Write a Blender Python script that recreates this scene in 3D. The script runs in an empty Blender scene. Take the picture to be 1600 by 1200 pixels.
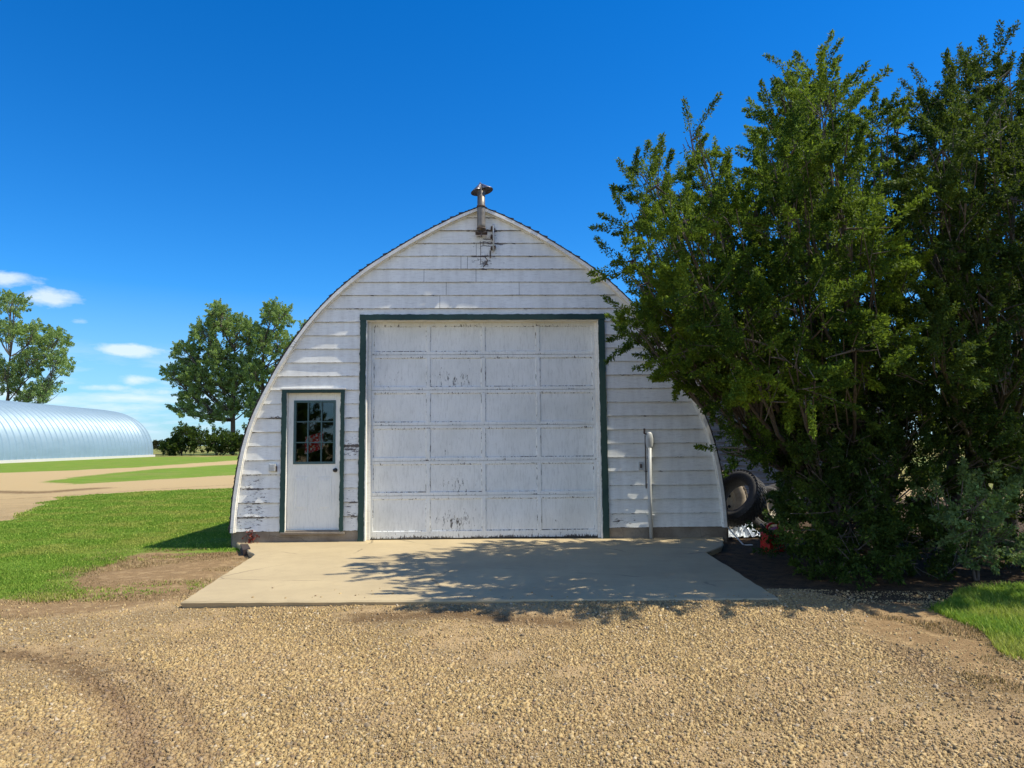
import bpy, math, random
import numpy as np
from mathutils import Vector, Matrix
R = math.radians
rng = np.random.default_rng(7); random.seed(7)
scene = bpy.context.scene; COL = scene.collection

# ------------------------------------------------------------ camera
F = 1120.0; PITCH = R(4.7); ROLL = R(0.45)
fw = np.array([0, math.cos(PITCH), math.sin(PITCH)]); r0 = np.array([1., 0, 0]); u0 = np.array([0, -math.sin(PITCH), math.cos(PITCH)])
rr = r0*math.cos(ROLL) - u0*math.sin(ROLL); uu = u0*math.cos(ROLL) + r0*math.sin(ROLL)
CAM = np.array([0, 0, 1.5])
cd = bpy.data.cameras.new('camera'); cam = bpy.data.objects.new('camera', cd); COL.objects.link(cam)
cam.matrix_world = Matrix(((rr[0], uu[0], -fw[0], CAM[0]), (rr[1], uu[1], -fw[1], CAM[1]), (rr[2], uu[2], -fw[2], CAM[2]), (0, 0, 0, 1)))
cd.sensor_width = 36; cd.lens = F/1600*36; cd.clip_end = 9000; cd.clip_start = 0.05
scene.camera = cam
def ray(px, py): return fw + (px-800)/F*rr - (py-600)/F*uu
def at(px, py, Y):
    d = ray(px, py); return CAM + d*(Y/d[1])
def G(px, py, z=0.0):
    d = ray(px, py); return CAM + d*((z-CAM[2])/d[2])
def proj(P):
    q = np.asarray(P) - CAM; dz = q@fw
    return 800 + F*(q@rr)/dz, 600 - F*(q@uu)/dz

# ------------------------------------------------------------ light
SUN_EL = R(54.5); SUN_A = R(3.2)
L = Vector((math.cos(SUN_EL)*math.cos(SUN_A), -math.cos(SUN_EL)*math.sin(SUN_A), math.sin(SUN_EL)))
sd = bpy.data.lights.new('sun', 'SUN'); sd.energy = 4.6; sd.angle = R(0.5); sd.color = (1.0, 0.92, 0.76)
sun = bpy.data.objects.new('sun', sd); COL.objects.link(sun); sun.rotation_euler = L.to_track_quat('Z', 'Y').to_euler()
scene.view_settings.view_transform = 'Standard'; scene.view_settings.look = 'None'
scene.view_settings.exposure = 0.55; scene.view_settings.gamma = 1

class NT:
    def __init__(s, tree): s.t = tree; tree.nodes.clear()
    def n(s, typ, ins=None, **props):
        nd = s.t.nodes.new(typ)
        for k, v in props.items(): setattr(nd, k, v)
        for k, v in (ins or {}).items():
            sk = nd.inputs[k]
            if isinstance(v, bpy.types.NodeSocket): s.t.links.new(v, sk)
            else:
                if sk.type == 'RGBA' and len(v) == 3: v = (*v, 1)
                sk.default_value = v
        return nd
    def math(s, op, a, b=0.0, c=None, clamp=False):
        ins = {0: a, 1: b}
        if c is not None: ins[2] = c
        return s.n('ShaderNodeMath', ins, operation=op, use_clamp=clamp).outputs[0]
    def mix(s, f, a, b, blend='MIX'):
        nd = s.n('ShaderNodeMix', data_type='RGBA', blend_type=blend)
        for i, v in ((0, f), (6, a), (7, b)):
            if isinstance(v, bpy.types.NodeSocket): s.t.links.new(v, nd.inputs[i])
            else: nd.inputs[i].default_value = (*v, 1) if i and len(v) == 3 else v
        return nd.outputs[2]
    def noise(s, vec, scale, detail=4, rough=0.55, dist=0.0, out=0):
        ins = {'Scale': scale, 'Detail': detail, 'Roughness': rough, 'Distortion': dist}
        if vec is not None: ins['Vector'] = vec
        return s.n('ShaderNodeTexNoise', ins).outputs[out]
    def mr(s, v, a, b, c=0.0, d=1.0): return s.n('ShaderNodeMapRange', {0: v, 1: a, 2: b, 3: c, 4: d}, clamp=True).outputs[0]
    def scl(s, vec, sc): return s.n('ShaderNodeMapping', {0: vec, 3: sc}).outputs[0]
    def obj(s): return s.n('ShaderNodeTexCoord').outputs['Object']
    def pos(s): return s.n('ShaderNodeNewGeometry').outputs['Position']
    def attr(s, name): return s.n('ShaderNodeAttribute', attribute_name=name).outputs['Fac']
    def bump(s, h, st=0.5, dist=0.01): return s.n('ShaderNodeBump', {'Strength': st, 'Distance': dist, 'Height': h}).outputs[0]
    def out(s, col, rough=0.8, normal=None, **kw):
        ins = {'Base Color': col, 'Roughness': rough}
        if normal is not None: ins['Normal'] = normal
        ins.update({k.replace('_', ' '): v for k, v in kw.items()})
        p = s.n('ShaderNodeBsdfPrincipled', ins)
        s.n('ShaderNodeOutputMaterial', {0: p.outputs[0]}); return p
def newmat(name):
    m = bpy.data.materials.new(name); m.use_nodes = True; return m, NT(m.node_tree)

# ------------------------------------------------------------ sky
w = bpy.data.worlds.new('World'); scene.world = w; w.use_nodes = True
N = NT(w.node_tree)
sky = N.n('ShaderNodeTexSky', sky_type='NISHITA', sun_disc=False, sun_elevation=SUN_EL, sun_rotation=R(90)+SUN_A, altitude=600, air_density=1.0, dust_density=0.05, ozone_density=3.0)
hs = N.n('ShaderNodeHueSaturation', {'Hue': 0.5, 'Saturation': 1.4, 'Value': 1.0, 'Color': sky.outputs[0]}).outputs[0]
tc = N.n('ShaderNodeTexCoord').outputs['Generated']
sx = N.n('ShaderNodeSeparateXYZ', {0: tc})
az = N.math('ARCTAN2', sx.outputs[0], sx.outputs[1]); el = sx.outputs[2]
cloud = None
cn = N.noise(N.scl(tc, (26, 26, 60)), 1.0, 6, 0.6)
cn2 = N.noise(N.scl(tc, (7, 7, 40)), 1.0, 5, 0.6)
for (px, py, rx, ry, wgt) in ((12, 437, 40, 12, 1.0), (78, 466, 36, 15, 1.15), (200, 547, 50, 10, 1.3), (222, 594, 36, 10, .95), (160, 606, 50, 7, .9), (235, 612, 60, 8, .8),
                              (190, 640, 90, 12, .6), (120, 502, 22, 5, .5), (-120, 560, 90, 14, 1.2), (1500, 640, 200, 20, 1), (1900, 520, 90, 20, 1.2)):
    d = ray(px, py); d = d/np.linalg.norm(d); a0 = math.atan2(d[0], d[1]); e0 = d[2]
    ax = N.math('MULTIPLY', N.math('SUBTRACT', az, a0), F/rx*1.0); ez = N.math('MULTIPLY', N.math('SUBTRACT', el, e0), F/ry)
    r2 = N.math('ADD', N.math('MULTIPLY', ax, ax), N.math('MULTIPLY', ez, ez))
    v = N.math('MULTIPLY', N.math('EXPONENT', N.math('MULTIPLY', r2, -1.0)), wgt)
    cloud = v if cloud is None else N.math('MAXIMUM', cloud, v)
cl = N.math('ADD', cloud, N.math('MULTIPLY', N.math('SUBTRACT', cn, 0.5), 1.6))
cf = N.math('MULTIPLY', N.mr(cl, 0.45, 1.0), N.mr(cloud, 0.08, 0.4))
cf = N.math('MULTIPLY', cf, 0.7)
band = N.math('MULTIPLY', N.mr(cn2, 0.44, 0.66), N.math('MULTIPLY', N.mr(el, 0.0, 0.02), N.mr(el, 0.13, 0.06)))
cf = N.math('MAXIMUM', cf, N.math('MULTIPLY', band, 0.7))
# broken cumulus added to the unseen sky behind the camera to brighten the facade
cn3 = N.noise(N.scl(tc, (2.2, 2.2, 5)), 1.0, 6, 0.58)
bk = N.math('MULTIPLY', N.mr(cn3, .45, .58), N.math('MULTIPLY', N.mr(sx.outputs[1], -.12, -.35), N.math('MULTIPLY', N.mr(el, .0, .06), N.mr(el, .75, .5))))
hs = N.mix(1.0, hs, (.62, 1.10, 1.36), 'MULTIPLY')
hs = N.mix(N.math('MULTIPLY', N.mr(el, .20, .0), .75), hs, (2.7, 4.3, 6.0))
colr = N.mix(bk, N.mix(cf, hs, (7.0, 7.6, 8.6)), (8.6, 9.7, 11.6))
bg = N.n('ShaderNodeBackground', {'Color': colr, 'Strength': 0.095})
N.n('ShaderNodeOutputWorld', {0: bg.outputs[0]})

# ------------------------------------------------------------ mesh helpers
def mesh_np(name, V, Q, mat=None, smooth=False, attrs=None):
    V = np.asarray(V, np.float32).reshape(-1, 3); Q = np.asarray(Q, np.int32); k = Q.shape[1]
    me = bpy.data.meshes.new(name)
    me.vertices.add(len(V)); me.vertices.foreach_set('co', V.ravel())
    me.loops.add(Q.size); me.loops.foreach_set('vertex_index', Q.ravel())
    me.polygons.add(len(Q)); me.polygons.foreach_set('loop_start', np.arange(0, Q.size, k, dtype=np.int32))
    me.polygons.foreach_set('loop_total', np.full(len(Q), k, np.int32)) if False else None
    if smooth: me.polygons.foreach_set('use_smooth', np.ones(len(Q), bool))
    for an, av in (attrs or {}).items():
        a = me.attributes.new(an, 'FLOAT', 'POINT'); a.data.foreach_set('value', np.asarray(av, np.float32))
    me.update(calc_edges=True)
    if mat: me.materials.append(mat)
    return me
def link(name, me, parent=None, loc=None, rot=None):
    o = bpy.data.objects.new(name, me); COL.objects.link(o)
    if parent: o.parent = parent
    if loc is not None: o.location = loc
    if rot is not None: o.rotation_euler = rot
    return o
def empty(name, loc=(0, 0, 0), rz=0.0): return link(name, None, None, loc, (0, 0, rz))
def tag(o, label=None, cat=None, group=None, kind=None):
    if label: o['label'] = label
    if cat: o['category'] = cat
    if group: o['group'] = group
    if kind: o['kind'] = kind
    return o
class MB:
    def __init__(s): s.v = []; s.f = []; s.wear = []
    def add(s, V, Fc, wear=None):
        b = len(s.v); s.v += [tuple(map(float, p)) for p in V]; s.f += [tuple(i+b for i in f) for f in Fc]
        s.wear += list(wear) if wear is not None else [0.0]*len(V)
    def box(s, x0, x1, y0, y1, z0, z1, jit=0):
        V = [(x, y, z) for x in (x0, x1) for y in (y0, y1) for z in (z0, z1)]
        if jit: V = [tuple(c+random.uniform(-jit, jit) for c in p) for p in V]
        s.add(V, [(0, 1, 3, 2), (4, 6, 7, 5), (0, 4, 5, 1), (2, 3, 7, 6), (0, 2, 6, 4), (1, 5, 7, 3)])
    def tube(s, pts, rad, n=8, caps=True):
        pts = [Vector(p) for p in pts]; rad = rad if hasattr(rad, '__len__') else [rad]*len(pts)
        V = []; prev = None
        for i, p in enumerate(pts):
            t = (pts[min(i+1, len(pts)-1)] - pts[max(i-1, 0)]).normalized()
            a = t.orthogonal().normalized() if prev is None else (prev - t*prev.dot(t)).normalized(); prev = a; b = t.cross(a)
            V += [p + (a*math.cos(2*math.pi*j/n)+b*math.sin(2*math.pi*j/n))*rad[i] for j in range(n)]
        Fc = [(i*n+j, i*n+(j+1) % n, (i+1)*n+(j+1) % n, (i+1)*n+j) for i in range(len(pts)-1) for j in range(n)]
        if caps: Fc += [tuple(range(n))[::-1], tuple((len(pts)-1)*n+j for j in range(n))]
        s.add(V, Fc)
    def lathe(s, prof, n=24, M=None, closed=False):
        M = M or Matrix.Identity(4); m = len(prof)
        V = [M @ Vector((r*math.cos(2*math.pi*j/n), r*math.sin(2*math.pi*j/n), z)) for (r, z) in prof for j in range(n)]
        rng_ = range(m if closed else m-1)
        s.add(V, [(i*n+j, i*n+(j+1) % n, ((i+1) % m)*n+(j+1) % n, ((i+1) % m)*n+j) for i in rng_ for j in range(n)])
    def prism(s, poly, z0, z1):
        n = len(poly); V = [(p[0], p[1], z0) for p in poly]+[(p[0], p[1], z1) for p in poly]
        s.add(V, [tuple(range(n))[::-1], tuple(range(n, 2*n))]+[(i, (i+1) % n, n+(i+1) % n, n+i) for i in range(n)])
    def grid(s, P, wear=None):
        a, b = len(P), len(P[0]); V = [p for r_ in P for p in r_]
        s.add(V, [(i*b+j, i*b+j+1, (i+1)*b+j+1, (i+1)*b+j) for i in range(a-1) for j in range(b-1)], wear)
    def build(s, name, mat, parent=None, smooth=False, bevel=0, loc=None, rot=None):
        me = bpy.data.meshes.new(name); me.from_pydata(s.v, [], s.f)
        if any(s.wear):
            a = me.attributes.new('wear', 'FLOAT', 'POINT'); a.data.foreach_set('value', np.array(s.wear, np.float32))
        if smooth: me.polygons.foreach_set('use_smooth', [True]*len(me.polygons))
        me.materials.append(mat); me.update()
        o = link(name, me, parent, loc, rot)
        if bevel:
            b = o.modifiers.new('b', 'BEVEL'); b.width = bevel; b.segments = 2; b.limit_method = 'ANGLE'
        return o
def wob(x, seed, sc=1.0):
    return (math.sin(x*1.7*sc+seed*3.1)+math.sin(x*4.3*sc+seed*7.7)*.6+math.sin(x*9.1*sc+seed*1.3)*.35)/1.95

# ------------------------------------------------------------ materials
def paint_mat(name, base, grime, wood, wearbase=0.0, grain='h', rough=0.62):
    m, N = newmat(name); o = N.obj(); wr = N.attr('wear')
    big = N.noise(o, 1.3, 5, .6); streak = N.noise(N.scl(o, (9, 9, 1.2)), 1.0, 5, .65); fine = N.noise(o, 60, 3, .6)
    c = N.mix(N.mr(streak, .42, .72, 0, .7 if grain == 'h' else .22), base, grime)
    c = N.mix(N.mr(big, .42, .7, 0, .6), c, grime)
    c = N.mix(N.mr(N.noise(N.scl(o, (5, 5, 30) if grain == 'h' else (30, 30, 5)), 1.5, 5, .7), .5, .72, 0, .5), c, tuple(v*.72 for v in grime))
    c = N.mix(N.mr(fine, .45, .8, 0, .25), c, grime)
    pv = (3, 3, 11) if grain == 'h' else (14, 14, 3.5)
    pn = N.noise(N.scl(o, pv), 2.4, 7, .72)
    pn2 = N.noise(N.scl(o, (pv[0]*4, pv[1]*4, pv[2]*3)), 2.0, 4, .7)
    pm = N.math('ADD', N.math('MULTIPLY', pn, .65), N.math('MULTIPLY', pn2, .35))
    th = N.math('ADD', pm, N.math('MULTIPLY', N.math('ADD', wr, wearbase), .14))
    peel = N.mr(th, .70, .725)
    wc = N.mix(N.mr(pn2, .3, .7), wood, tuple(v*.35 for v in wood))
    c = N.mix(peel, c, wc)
    hgt = N.math('ADD', N.math('MULTIPLY', peel, -1.0), N.math('MULTIPLY', N.noise(N.scl(o, (4, 4, 40) if grain == 'h' else (40, 40, 4)), 2, 3), .5))
    N.out(c, rough, N.bump(hgt, .5, .004)); return m
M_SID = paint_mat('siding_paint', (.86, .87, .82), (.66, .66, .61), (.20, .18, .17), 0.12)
M_DOORP = paint_mat('overhead_paint', (.83, .85, .82), (.63, .65, .61), (.13, .12, .11), 0.28, 'v')
M_TRIMW = paint_mat('white_trim', (.86, .86, .81), (.66, .63, .55), (.22, .18, .14), 0.15)
M_GREEN = paint_mat('green_trim', (.006, .034, .029), (.012, .058, .048), (.25, .27, .26), 0.02)
M_ENTRY = paint_mat('entry_paint', (.84, .85, .79), (.70, .72, .68), (.3, .3, .3), -.3, 'v', .45)

def concrete_mat(name, base, dark, scale=1.0):
    m, N = newmat(name); o = N.obj()
    a = N.noise(o, 1.1*scale, 6, .62); b = N.noise(o, 9*scale, 6, .7); f = N.noise(o, 160*scale, 2, .5)
    c = N.mix(N.mr(a, .4, .72, 0, .7), base, dark); c = N.mix(N.mr(b, .5, .8, 0, .5), c, dark)
    c = N.mix(N.mr(f, .35, .7, 0, .3), c, tuple(v*.6 for v in base))
    ck = N.n('ShaderNodeTexVoronoi', {'Vector': N.n('ShaderNodeMixRGB', {0: .12, 1: o, 2: N.noise(o, 3, 4, .6, out=1)}).outputs[0], 'Scale': .55*scale}, feature='DISTANCE_TO_EDGE').outputs[0]
    ckm = N.math('MULTIPLY', N.mr(ck, .007, .002), N.mr(N.noise(o, .9, 2), .5, .56))
    c = N.mix(N.math('MULTIPLY', ckm, .7), c, tuple(v*.3 for v in base))
    h = N.math('ADD', N.math('MULTIPLY', f, .3), b)
    N.out(c, .88, N.bump(h, .35, .006)); return m
M_SLAB = concrete_mat('slab_concrete', (.47, .375, .215), (.33, .26, .15))
M_FOUND = concrete_mat('foundation_concrete', (.30, .26, .20), (.10, .06, .035), 3)
def simple(name, col, rough=.6, metal=0.0, var=.25, sc=20, bump=.2, **kw):
    m, N = newmat(name); o = N.obj(); n = N.noise(o, sc, 5, .65)
    c = N.mix(N.mr(n, .35, .7), col, tuple(v*(1-var) for v in col))
    N.out(c, rough, N.bump(n, bump, .004), Metallic=metal, **kw); return m
M_METAL = simple('vent_metal', (.24, .215, .18), .5, .5, .5, 14)
M_RUST = simple('rusty_metal', (.11, .08, .065), .8, .3, .6, 40)
M_CONDUIT = simple('conduit_paint', (.48, .50, .49), .5, 0, .15, 14)
M_BLACK = simple('black_knob', (.012, .012, .013), .3)
M_DARK = simple('dark_interior', (.05, .045, .04), .9)
M_SHINGLE = simple('shingle', (.055, .05, .05), .95, 0, .5, 60, .6)
M_TYRE = simple('tyre_rubber', (.075, .072, .068), .85, 0, .5, 30)
M_TYREO = simple('dusty_tyre_rubber', (.50, .42, .32), .9, 0, .4, 12)
M_RIM = simple('cream_rim', (.62, .56, .44), .5, 0, .3, 16)
M_PLASTIC = simple('plastic_sheet', (.62, .68, .74), .28, 0, .2, 4, .3)
M_RED = simple('red_plastic', (.50, .015, .01), .4, 0, .4, 9)
M_REDLEAF = simple('red_leaf', (.22, .03, .015), .6, 0, .5, 30)
m, N = newmat('glass'); g = N.out((.9, .95, .95), .01, IOR=1.5, Transmission_Weight=1.0); M_GLASS = m
m, N = newmat('weathered_boards'); o = N.obj()
a = N.noise(N.scl(o, (1.5, 1, 14)), 2, 6, .7); b = N.noise(o, 1.2, 4)
c = N.mix(N.mr(a, .4, .68), (.27, .28, .28), (.08, .08, .08)); c = N.mix(N.mr(N.math('ADD', a, N.math('MULTIPLY', b, .5)), .86, .92), c, (.5, .5, .5))
N.out(c, .9, N.bump(a, .6, .01)); M_OLD = m
m, N = newmat('galvanised'); o = N.obj()
a = N.noise(N.scl(o, (.3, 1.2, 1.2)), 1, 4, .6); c = N.mix(N.mr(a, .4, .7), (.225, .32, .39), (.195, .285, .35))
N.out(c, N.mr(a, .3, .7, .46, .52), Metallic=.15); M_GALV = m
m, N = newmat('bark'); o = N.obj(); a = N.noise(N.scl(o, (6, 6, 1.5)), 4, 6, .7)
N.out(N.mix(N.mr(a, .35, .7), (.16, .135, .11), (.045, .036, .03)), .9, N.bump(a, .8, .02)); M_BARK = m

def leaf_mat(name, c1, c2, c3, trans=.35, rough=.6):
    m, N = newmat(name); gi = N.n('ShaderNodeNewGeometry'); rnd = gi.outputs['Random Per Island']
    big = N.noise(gi.outputs['Position'], .9, 3, .6)
    c = N.mix(rnd, c1, c2); c = N.mix(N.mr(big, .47, .62, 0, .9), c, c3)
    c = N.mix(N.mr(rnd, .93, .97, 0, .7), c, tuple(min(1, v*2.1) for v in c3))
    d = N.n('ShaderNodeBsdfPrincipled', {'Base Color': c, 'Roughness': rough, 'Specular IOR Level': .12})
    tcol = N.mix(.5, c, (.30, .42, .04), 'MIX'); t = N.n('ShaderNodeBsdfTranslucent', {0: tcol})
    mx = N.n('ShaderNodeMixShader', {0: trans, 1: d.outputs[0], 2: t.outputs[0]}); N.n('ShaderNodeOutputMaterial', {0: mx.outputs[0]}); return m
M_LEAF = leaf_mat('leaf_green', (.014, .040, .008), (.060, .115, .015), (.16, .235, .02), .34)  # third colour: bright patches painting sunlit highlights into the crowns
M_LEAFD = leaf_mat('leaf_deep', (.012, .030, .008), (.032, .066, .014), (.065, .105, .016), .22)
M_LEAFP = leaf_mat('leaf_poplar', (.17, .27, .08), (.33, .43, .20), (.23, .34, .09), .4, .5)
M_LEAFG = leaf_mat('leaf_greyish', (.08, .14, .055), (.16, .23, .09), (.12, .20, .06), .25)
M_LEAFO = leaf_mat('leaf_ochre', (.28, .17, .05), (.18, .17, .05), (.30, .22, .07), .2)
M_GRASS = leaf_mat('grass_blade', (.14, .26, .03), (.23, .36, .05), (.34, .36, .08), .4, .6)
M_STRAW = leaf_mat('dry_stem', (.26, .18, .09), (.16, .11, .06), (.32, .24, .12), .1, .8)

# ------------------------------------------------------------ ground (one sheet, regions carried as distances)
def geo(a, b, s0, g):
    o = [a]; s = s0
    while o[-1] < b: o.append(o[-1]+s); s = max(s0, o[-1]*g)
    return np.array(o)
gx = geo(0, 4000, .09, .028); gx = np.concatenate([-gx[:0:-1], gx]); gy = geo(1.0, 4000, .05, .0075); gy = np.concatenate([-np.array([3000, 800, 200, 60, 20, 8, 3, 1, 0]), gy])
XX, YY = np.meshgrid(gx, gy); P = np.stack([XX.ravel(), YY.ravel(), np.zeros(XX.size)], 1)
def bound(pts):  # height of a ground line at x, in photo-measured corner points turned into ground points
    W = np.array([G(*p)[:2] for p in pts]); return W
def sdf(poly, X, Y):
    W = poly; n = len(W); d = np.full(X.shape, 1e9); ins = np.zeros(X.shape, bool)
    for i in range(n):
        a, b = W[i], W[(i+1) % n]; e = b-a; wx, wy = X-a[0], Y-a[1]
        t = np.clip((wx*e[0]+wy*e[1])/(e@e+1e-12), 0, 1)
        d = np.minimum(d, (wx-e[0]*t)**2+(wy-e[1]*t)**2)
        c = (a[1] > Y) != (b[1] > Y)
        with np.errstate(divide='ignore', invalid='ignore'):
            ins ^= c & (X < (b[0]-a[0])*(Y-a[1])/(b[1]-a[1]+1e-15)+a[0])
    return np.sqrt(d)*np.where(ins, 1, -1)
g1 = bound([(-900, 960), (0, 938), (80, 932), (118, 905), (150, 885), (195, 870), (240, 862), (300, 862), (372, 862), (450, 852), (450, 761), (372, 763), (230, 768), (150, 773), (100, 777), (70, 790), (20, 812), (-60, 835), (-500, 860)])
g2 = bound([(60, 753), (120, 757), (230, 750), (375, 742), (520, 738), (520, 722), (375, 725), (240, 733), (130, 744)])
g3 = bound([(-600, 762), (0, 739), (110, 735), (220, 730), (375, 719), (520, 716), (520, 709), (380, 711), (320, 714), (240, 713), (0, 724), (-600, 745)])
g4 = bound([(1445, 950), (1500, 968), (1540, 985), (1575, 1015), (1600, 1045), (1700, 1120), (2400, 1100), (2400, 900), (1600, 918), (1500, 925)])
far = 95.0
def smin(*a): return np.maximum.reduce(a)
near_scale = np.clip(np.hypot(P[:, 0], P[:, 1])/10, .6, 40)
grass = smin(sdf(g1, P[:, 0], P[:, 1]), sdf(g2, P[:, 0], P[:, 1]), sdf(g3, P[:, 0], P[:, 1]), sdf(g4, P[:, 0], P[:, 1]))/near_scale
field = np.clip((P[:, 1]-96)/8, -1, 1)
field = np.maximum(field, np.clip((P[:, 0]-14)/3, -1, 1))
dirtp = [bound([(-40, 945), (60, 922), (95, 888), (200, 845), (380, 845), (400, 868), (330, 912), (285, 940), (150, 958), (-40, 972)]),
         bound([(1330, 945), (1440, 945), (1500, 962), (1580, 1020), (1600, 1060), (1700, 1140), (1560, 1085), (1440, 1015), (1330, 985)]),
         bound([(1040, 868), (1215, 936), (1330, 950), (1500, 950), (1900, 930), (1900, 780), (1040, 780)])]
dirt = smin(*[sdf(q, P[:, 0], P[:, 1]) for q in dirtp])
def pline(pts, wd, X, Y):
    W = bound(pts); d = np.full(X.shape, 1e9)
    for a, b in zip(W[:-1], W[1:]):
        e = b-a; t = np.clip(((X-a[0])*e[0]+(Y-a[1])*e[1])/(e@e), 0, 1); d = np.minimum(d, np.hypot(X-a[0]-e[0]*t, Y-a[1]-e[1]*t))
    return np.clip(1-d/wd, 0, 1)
def track_f(X, Y):
    return np.maximum.reduce([pline([(-80, 1015), (60, 1025), (130, 1045), (180, 1085), (215, 1140), (235, 1230)], .22, X, Y)*.85,
        pline([(90, 1012), (230, 1055), (290, 1110), (320, 1190)], .14, X, Y)*.6,
        pline([(560, 970), (700, 965), (880, 975)], .28, X, Y)*.9, pline([(-20, 768), (60, 770), (150, 763)], 1.0, X, Y)*.9,
        pline([(1400, 1010), (1500, 1080), (1620, 1150)], .25, X, Y)*.55, pline([(-60, 1140), (60, 1150), (120, 1190)], .15, X, Y)*.4,
        pline([(-20, 782), (80, 776), (230, 765), (370, 757)], .35, X, Y)*.5])
track = track_f(P[:, 0], P[:, 1])
litter_shade = np.clip(sdf(dirtp[2], P[:, 0], P[:, 1])/.35+.2, 0, 1)  # leaf litter, coloured darker to paint in the shade under the trees
nearm = np.clip(1-(np.hypot(P[:, 0], P[:, 1]-5)-9)/6, 0, 1)
zz = nearm*(.012*np.sin(P[:, 0]*2.3+P[:, 1]*1.1)*np.sin(P[:, 1]*2.9)+.006*np.sin(P[:, 0]*7.1)*np.sin(P[:, 1]*6.3+1))-track*.012*nearm
slabw = np.array([G(q[0], q[1], .08)[:2] for q in [(283, 940), (1218, 935), (1104, 863), (1130, 852), (1130, 838), (365, 846), (397, 867)]])
def gh(X, Y):
    nm = np.clip(1-(np.hypot(X, Y-5)-9)/6, 0, 1); sd_ = sdf(slabw, X, Y); up_ = (.018+.045*np.clip((X+2.9)/3.5, 0, 1))*np.exp(-(np.minimum(sd_, 0)/.55)**2)
    z = nm*(.012*np.sin(X*2.3+Y*1.1)*np.sin(Y*2.9)+.006*np.sin(X*7.1)*np.sin(Y*6.3+1))*(1-np.exp(-(sd_/.3)**2))-track_f(X, Y)*.012*nm
    return np.where(sd_ > .06, -.02, z+up_*np.clip((7.6-Y)/.8, 0, 1))
P[:, 2] = gh(P[:, 0], P[:, 1])
ny, nx = XX.shape; idx = np.arange(ny*nx).reshape(ny, nx)
Q = np.stack([idx[:-1, :-1], idx[:-1, 1:], idx[1:, 1:], idx[1:, :-1]], -1).reshape(-1, 4)
m, N = newmat('ground'); p = N.pos()
gr_, fi, di, tr = N.attr('grass'), N.attr('field'), N.attr('dirt'), N.attr('track')
n1 = N.noise(p, 1.2, 6, .6); n2 = N.noise(p, 7, 5, .65); n3 = N.noise(p, 55, 4, .7); n4 = N.noise(p, 240, 3, .6)
vor = N.n('ShaderNodeTexVoronoi', {'Vector': p, 'Scale': 75.0}); vr = N.n('ShaderNodeSeparateColor', {0: vor.outputs['Color']}).outputs[0]
c = N.mix(N.mr(vr, 0, 1), (.40, .29, .14), (.26, .18, .085)); c = N.mix(N.mr(vr, .8, .95, 0, .8), c, (.62, .54, .40))
c = N.mix(N.mr(vor.outputs['Distance'], .35, .7, 0, .6), c, (.16, .11, .06))
sand = N.mix(n3, (.50, .355, .19), (.38, .27, .14))
c = N.mix(N.mr(N.math('ADD', n1, N.math('MULTIPLY', n2, .3)), .62, .76), c, sand)
dist = N.n('ShaderNodeVectorMath', {0: p}, operation='LENGTH').outputs['Value']
c = N.mix(N.mr(dist, 16, 30), c, N.mix(n3, (.50, .37, .19), (.42, .31, .155)))
dc = N.mix(N.mr(n3, .3, .7), (.36, .24, .12), (.17, .11, .055)); dc = N.mix(N.mr(n2, .5, .7), dc, (.44, .31, .16))
c = N.mix(N.mr(N.math('ADD', di, N.math('MULTIPLY', N.math('SUBTRACT', n2, .5), .9)), -.08, .14), c, dc)
c = N.mix(N.math('MULTIPLY', N.mr(N.math('ADD', tr, N.math('MULTIPLY', N.math('SUBTRACT', N.noise(p, 9, 5, .7), .5), 1.8)), .2, .8), .8), c, (.125, .075, .035))
gc = N.mix(N.mr(n2, .35, .68), (.13, .24, .022), (.19, .29, .035)); gc = N.mix(N.mr(n1, .45, .68, 0, .7), gc, (.28, .30, .06)); gc = N.mix(N.mr(N.noise(p, .22, 5, .7), .48, .62, 0, .55), gc, (.25, .24, .07)); gc = N.mix(N.mr(N.noise(N.scl(p, (.6, 1.6, 1)), .8, 6, .75), .42, .64, 0, .55), gc, (.09, .165, .02)); gc = N.mix(N.mr(n3, .5, .8, 0, .6), gc, (.07, .14, .015))
c = N.mix(N.mr(N.math('ADD', gr_, N.math('ADD', N.math('MULTIPLY', N.math('SUBTRACT', n2, .5), .5), N.math('MULTIPLY', N.math('SUBTRACT', N.noise(p, .35, 5, .65), .5), .5))), -.05, .06), c, gc)
c = N.mix(N.math('MULTIPLY', N.attr('litter_shade'), N.mr(n2, .3, .6, .65, 1)), c, N.mix(N.mr(n3, .4, .65), (.035, .026, .018), (.10, .07, .045)))
fc = N.mix(N.mr(N.noise(p, .05, 4), .4, .6), (.26, .22, .07), (.14, .19, .05))
c = N.mix(N.mr(fi, -.2, .3), c, fc)
h = N.math('ADD', N.math('MULTIPLY', n3, 1.2), N.math('SUBTRACT', n4, vor.outputs['Distance']))
N.out(c, .95, N.bump(h, .7, .012), Specular_IOR_Level=.1); M_GROUND = m
ground = link('ground', mesh_np('ground', P, Q, M_GROUND, True, dict(grass=grass, field=field, dirt=dirt, track=track, litter_shade=litter_shade)))
tag(ground, kind='structure')

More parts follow.
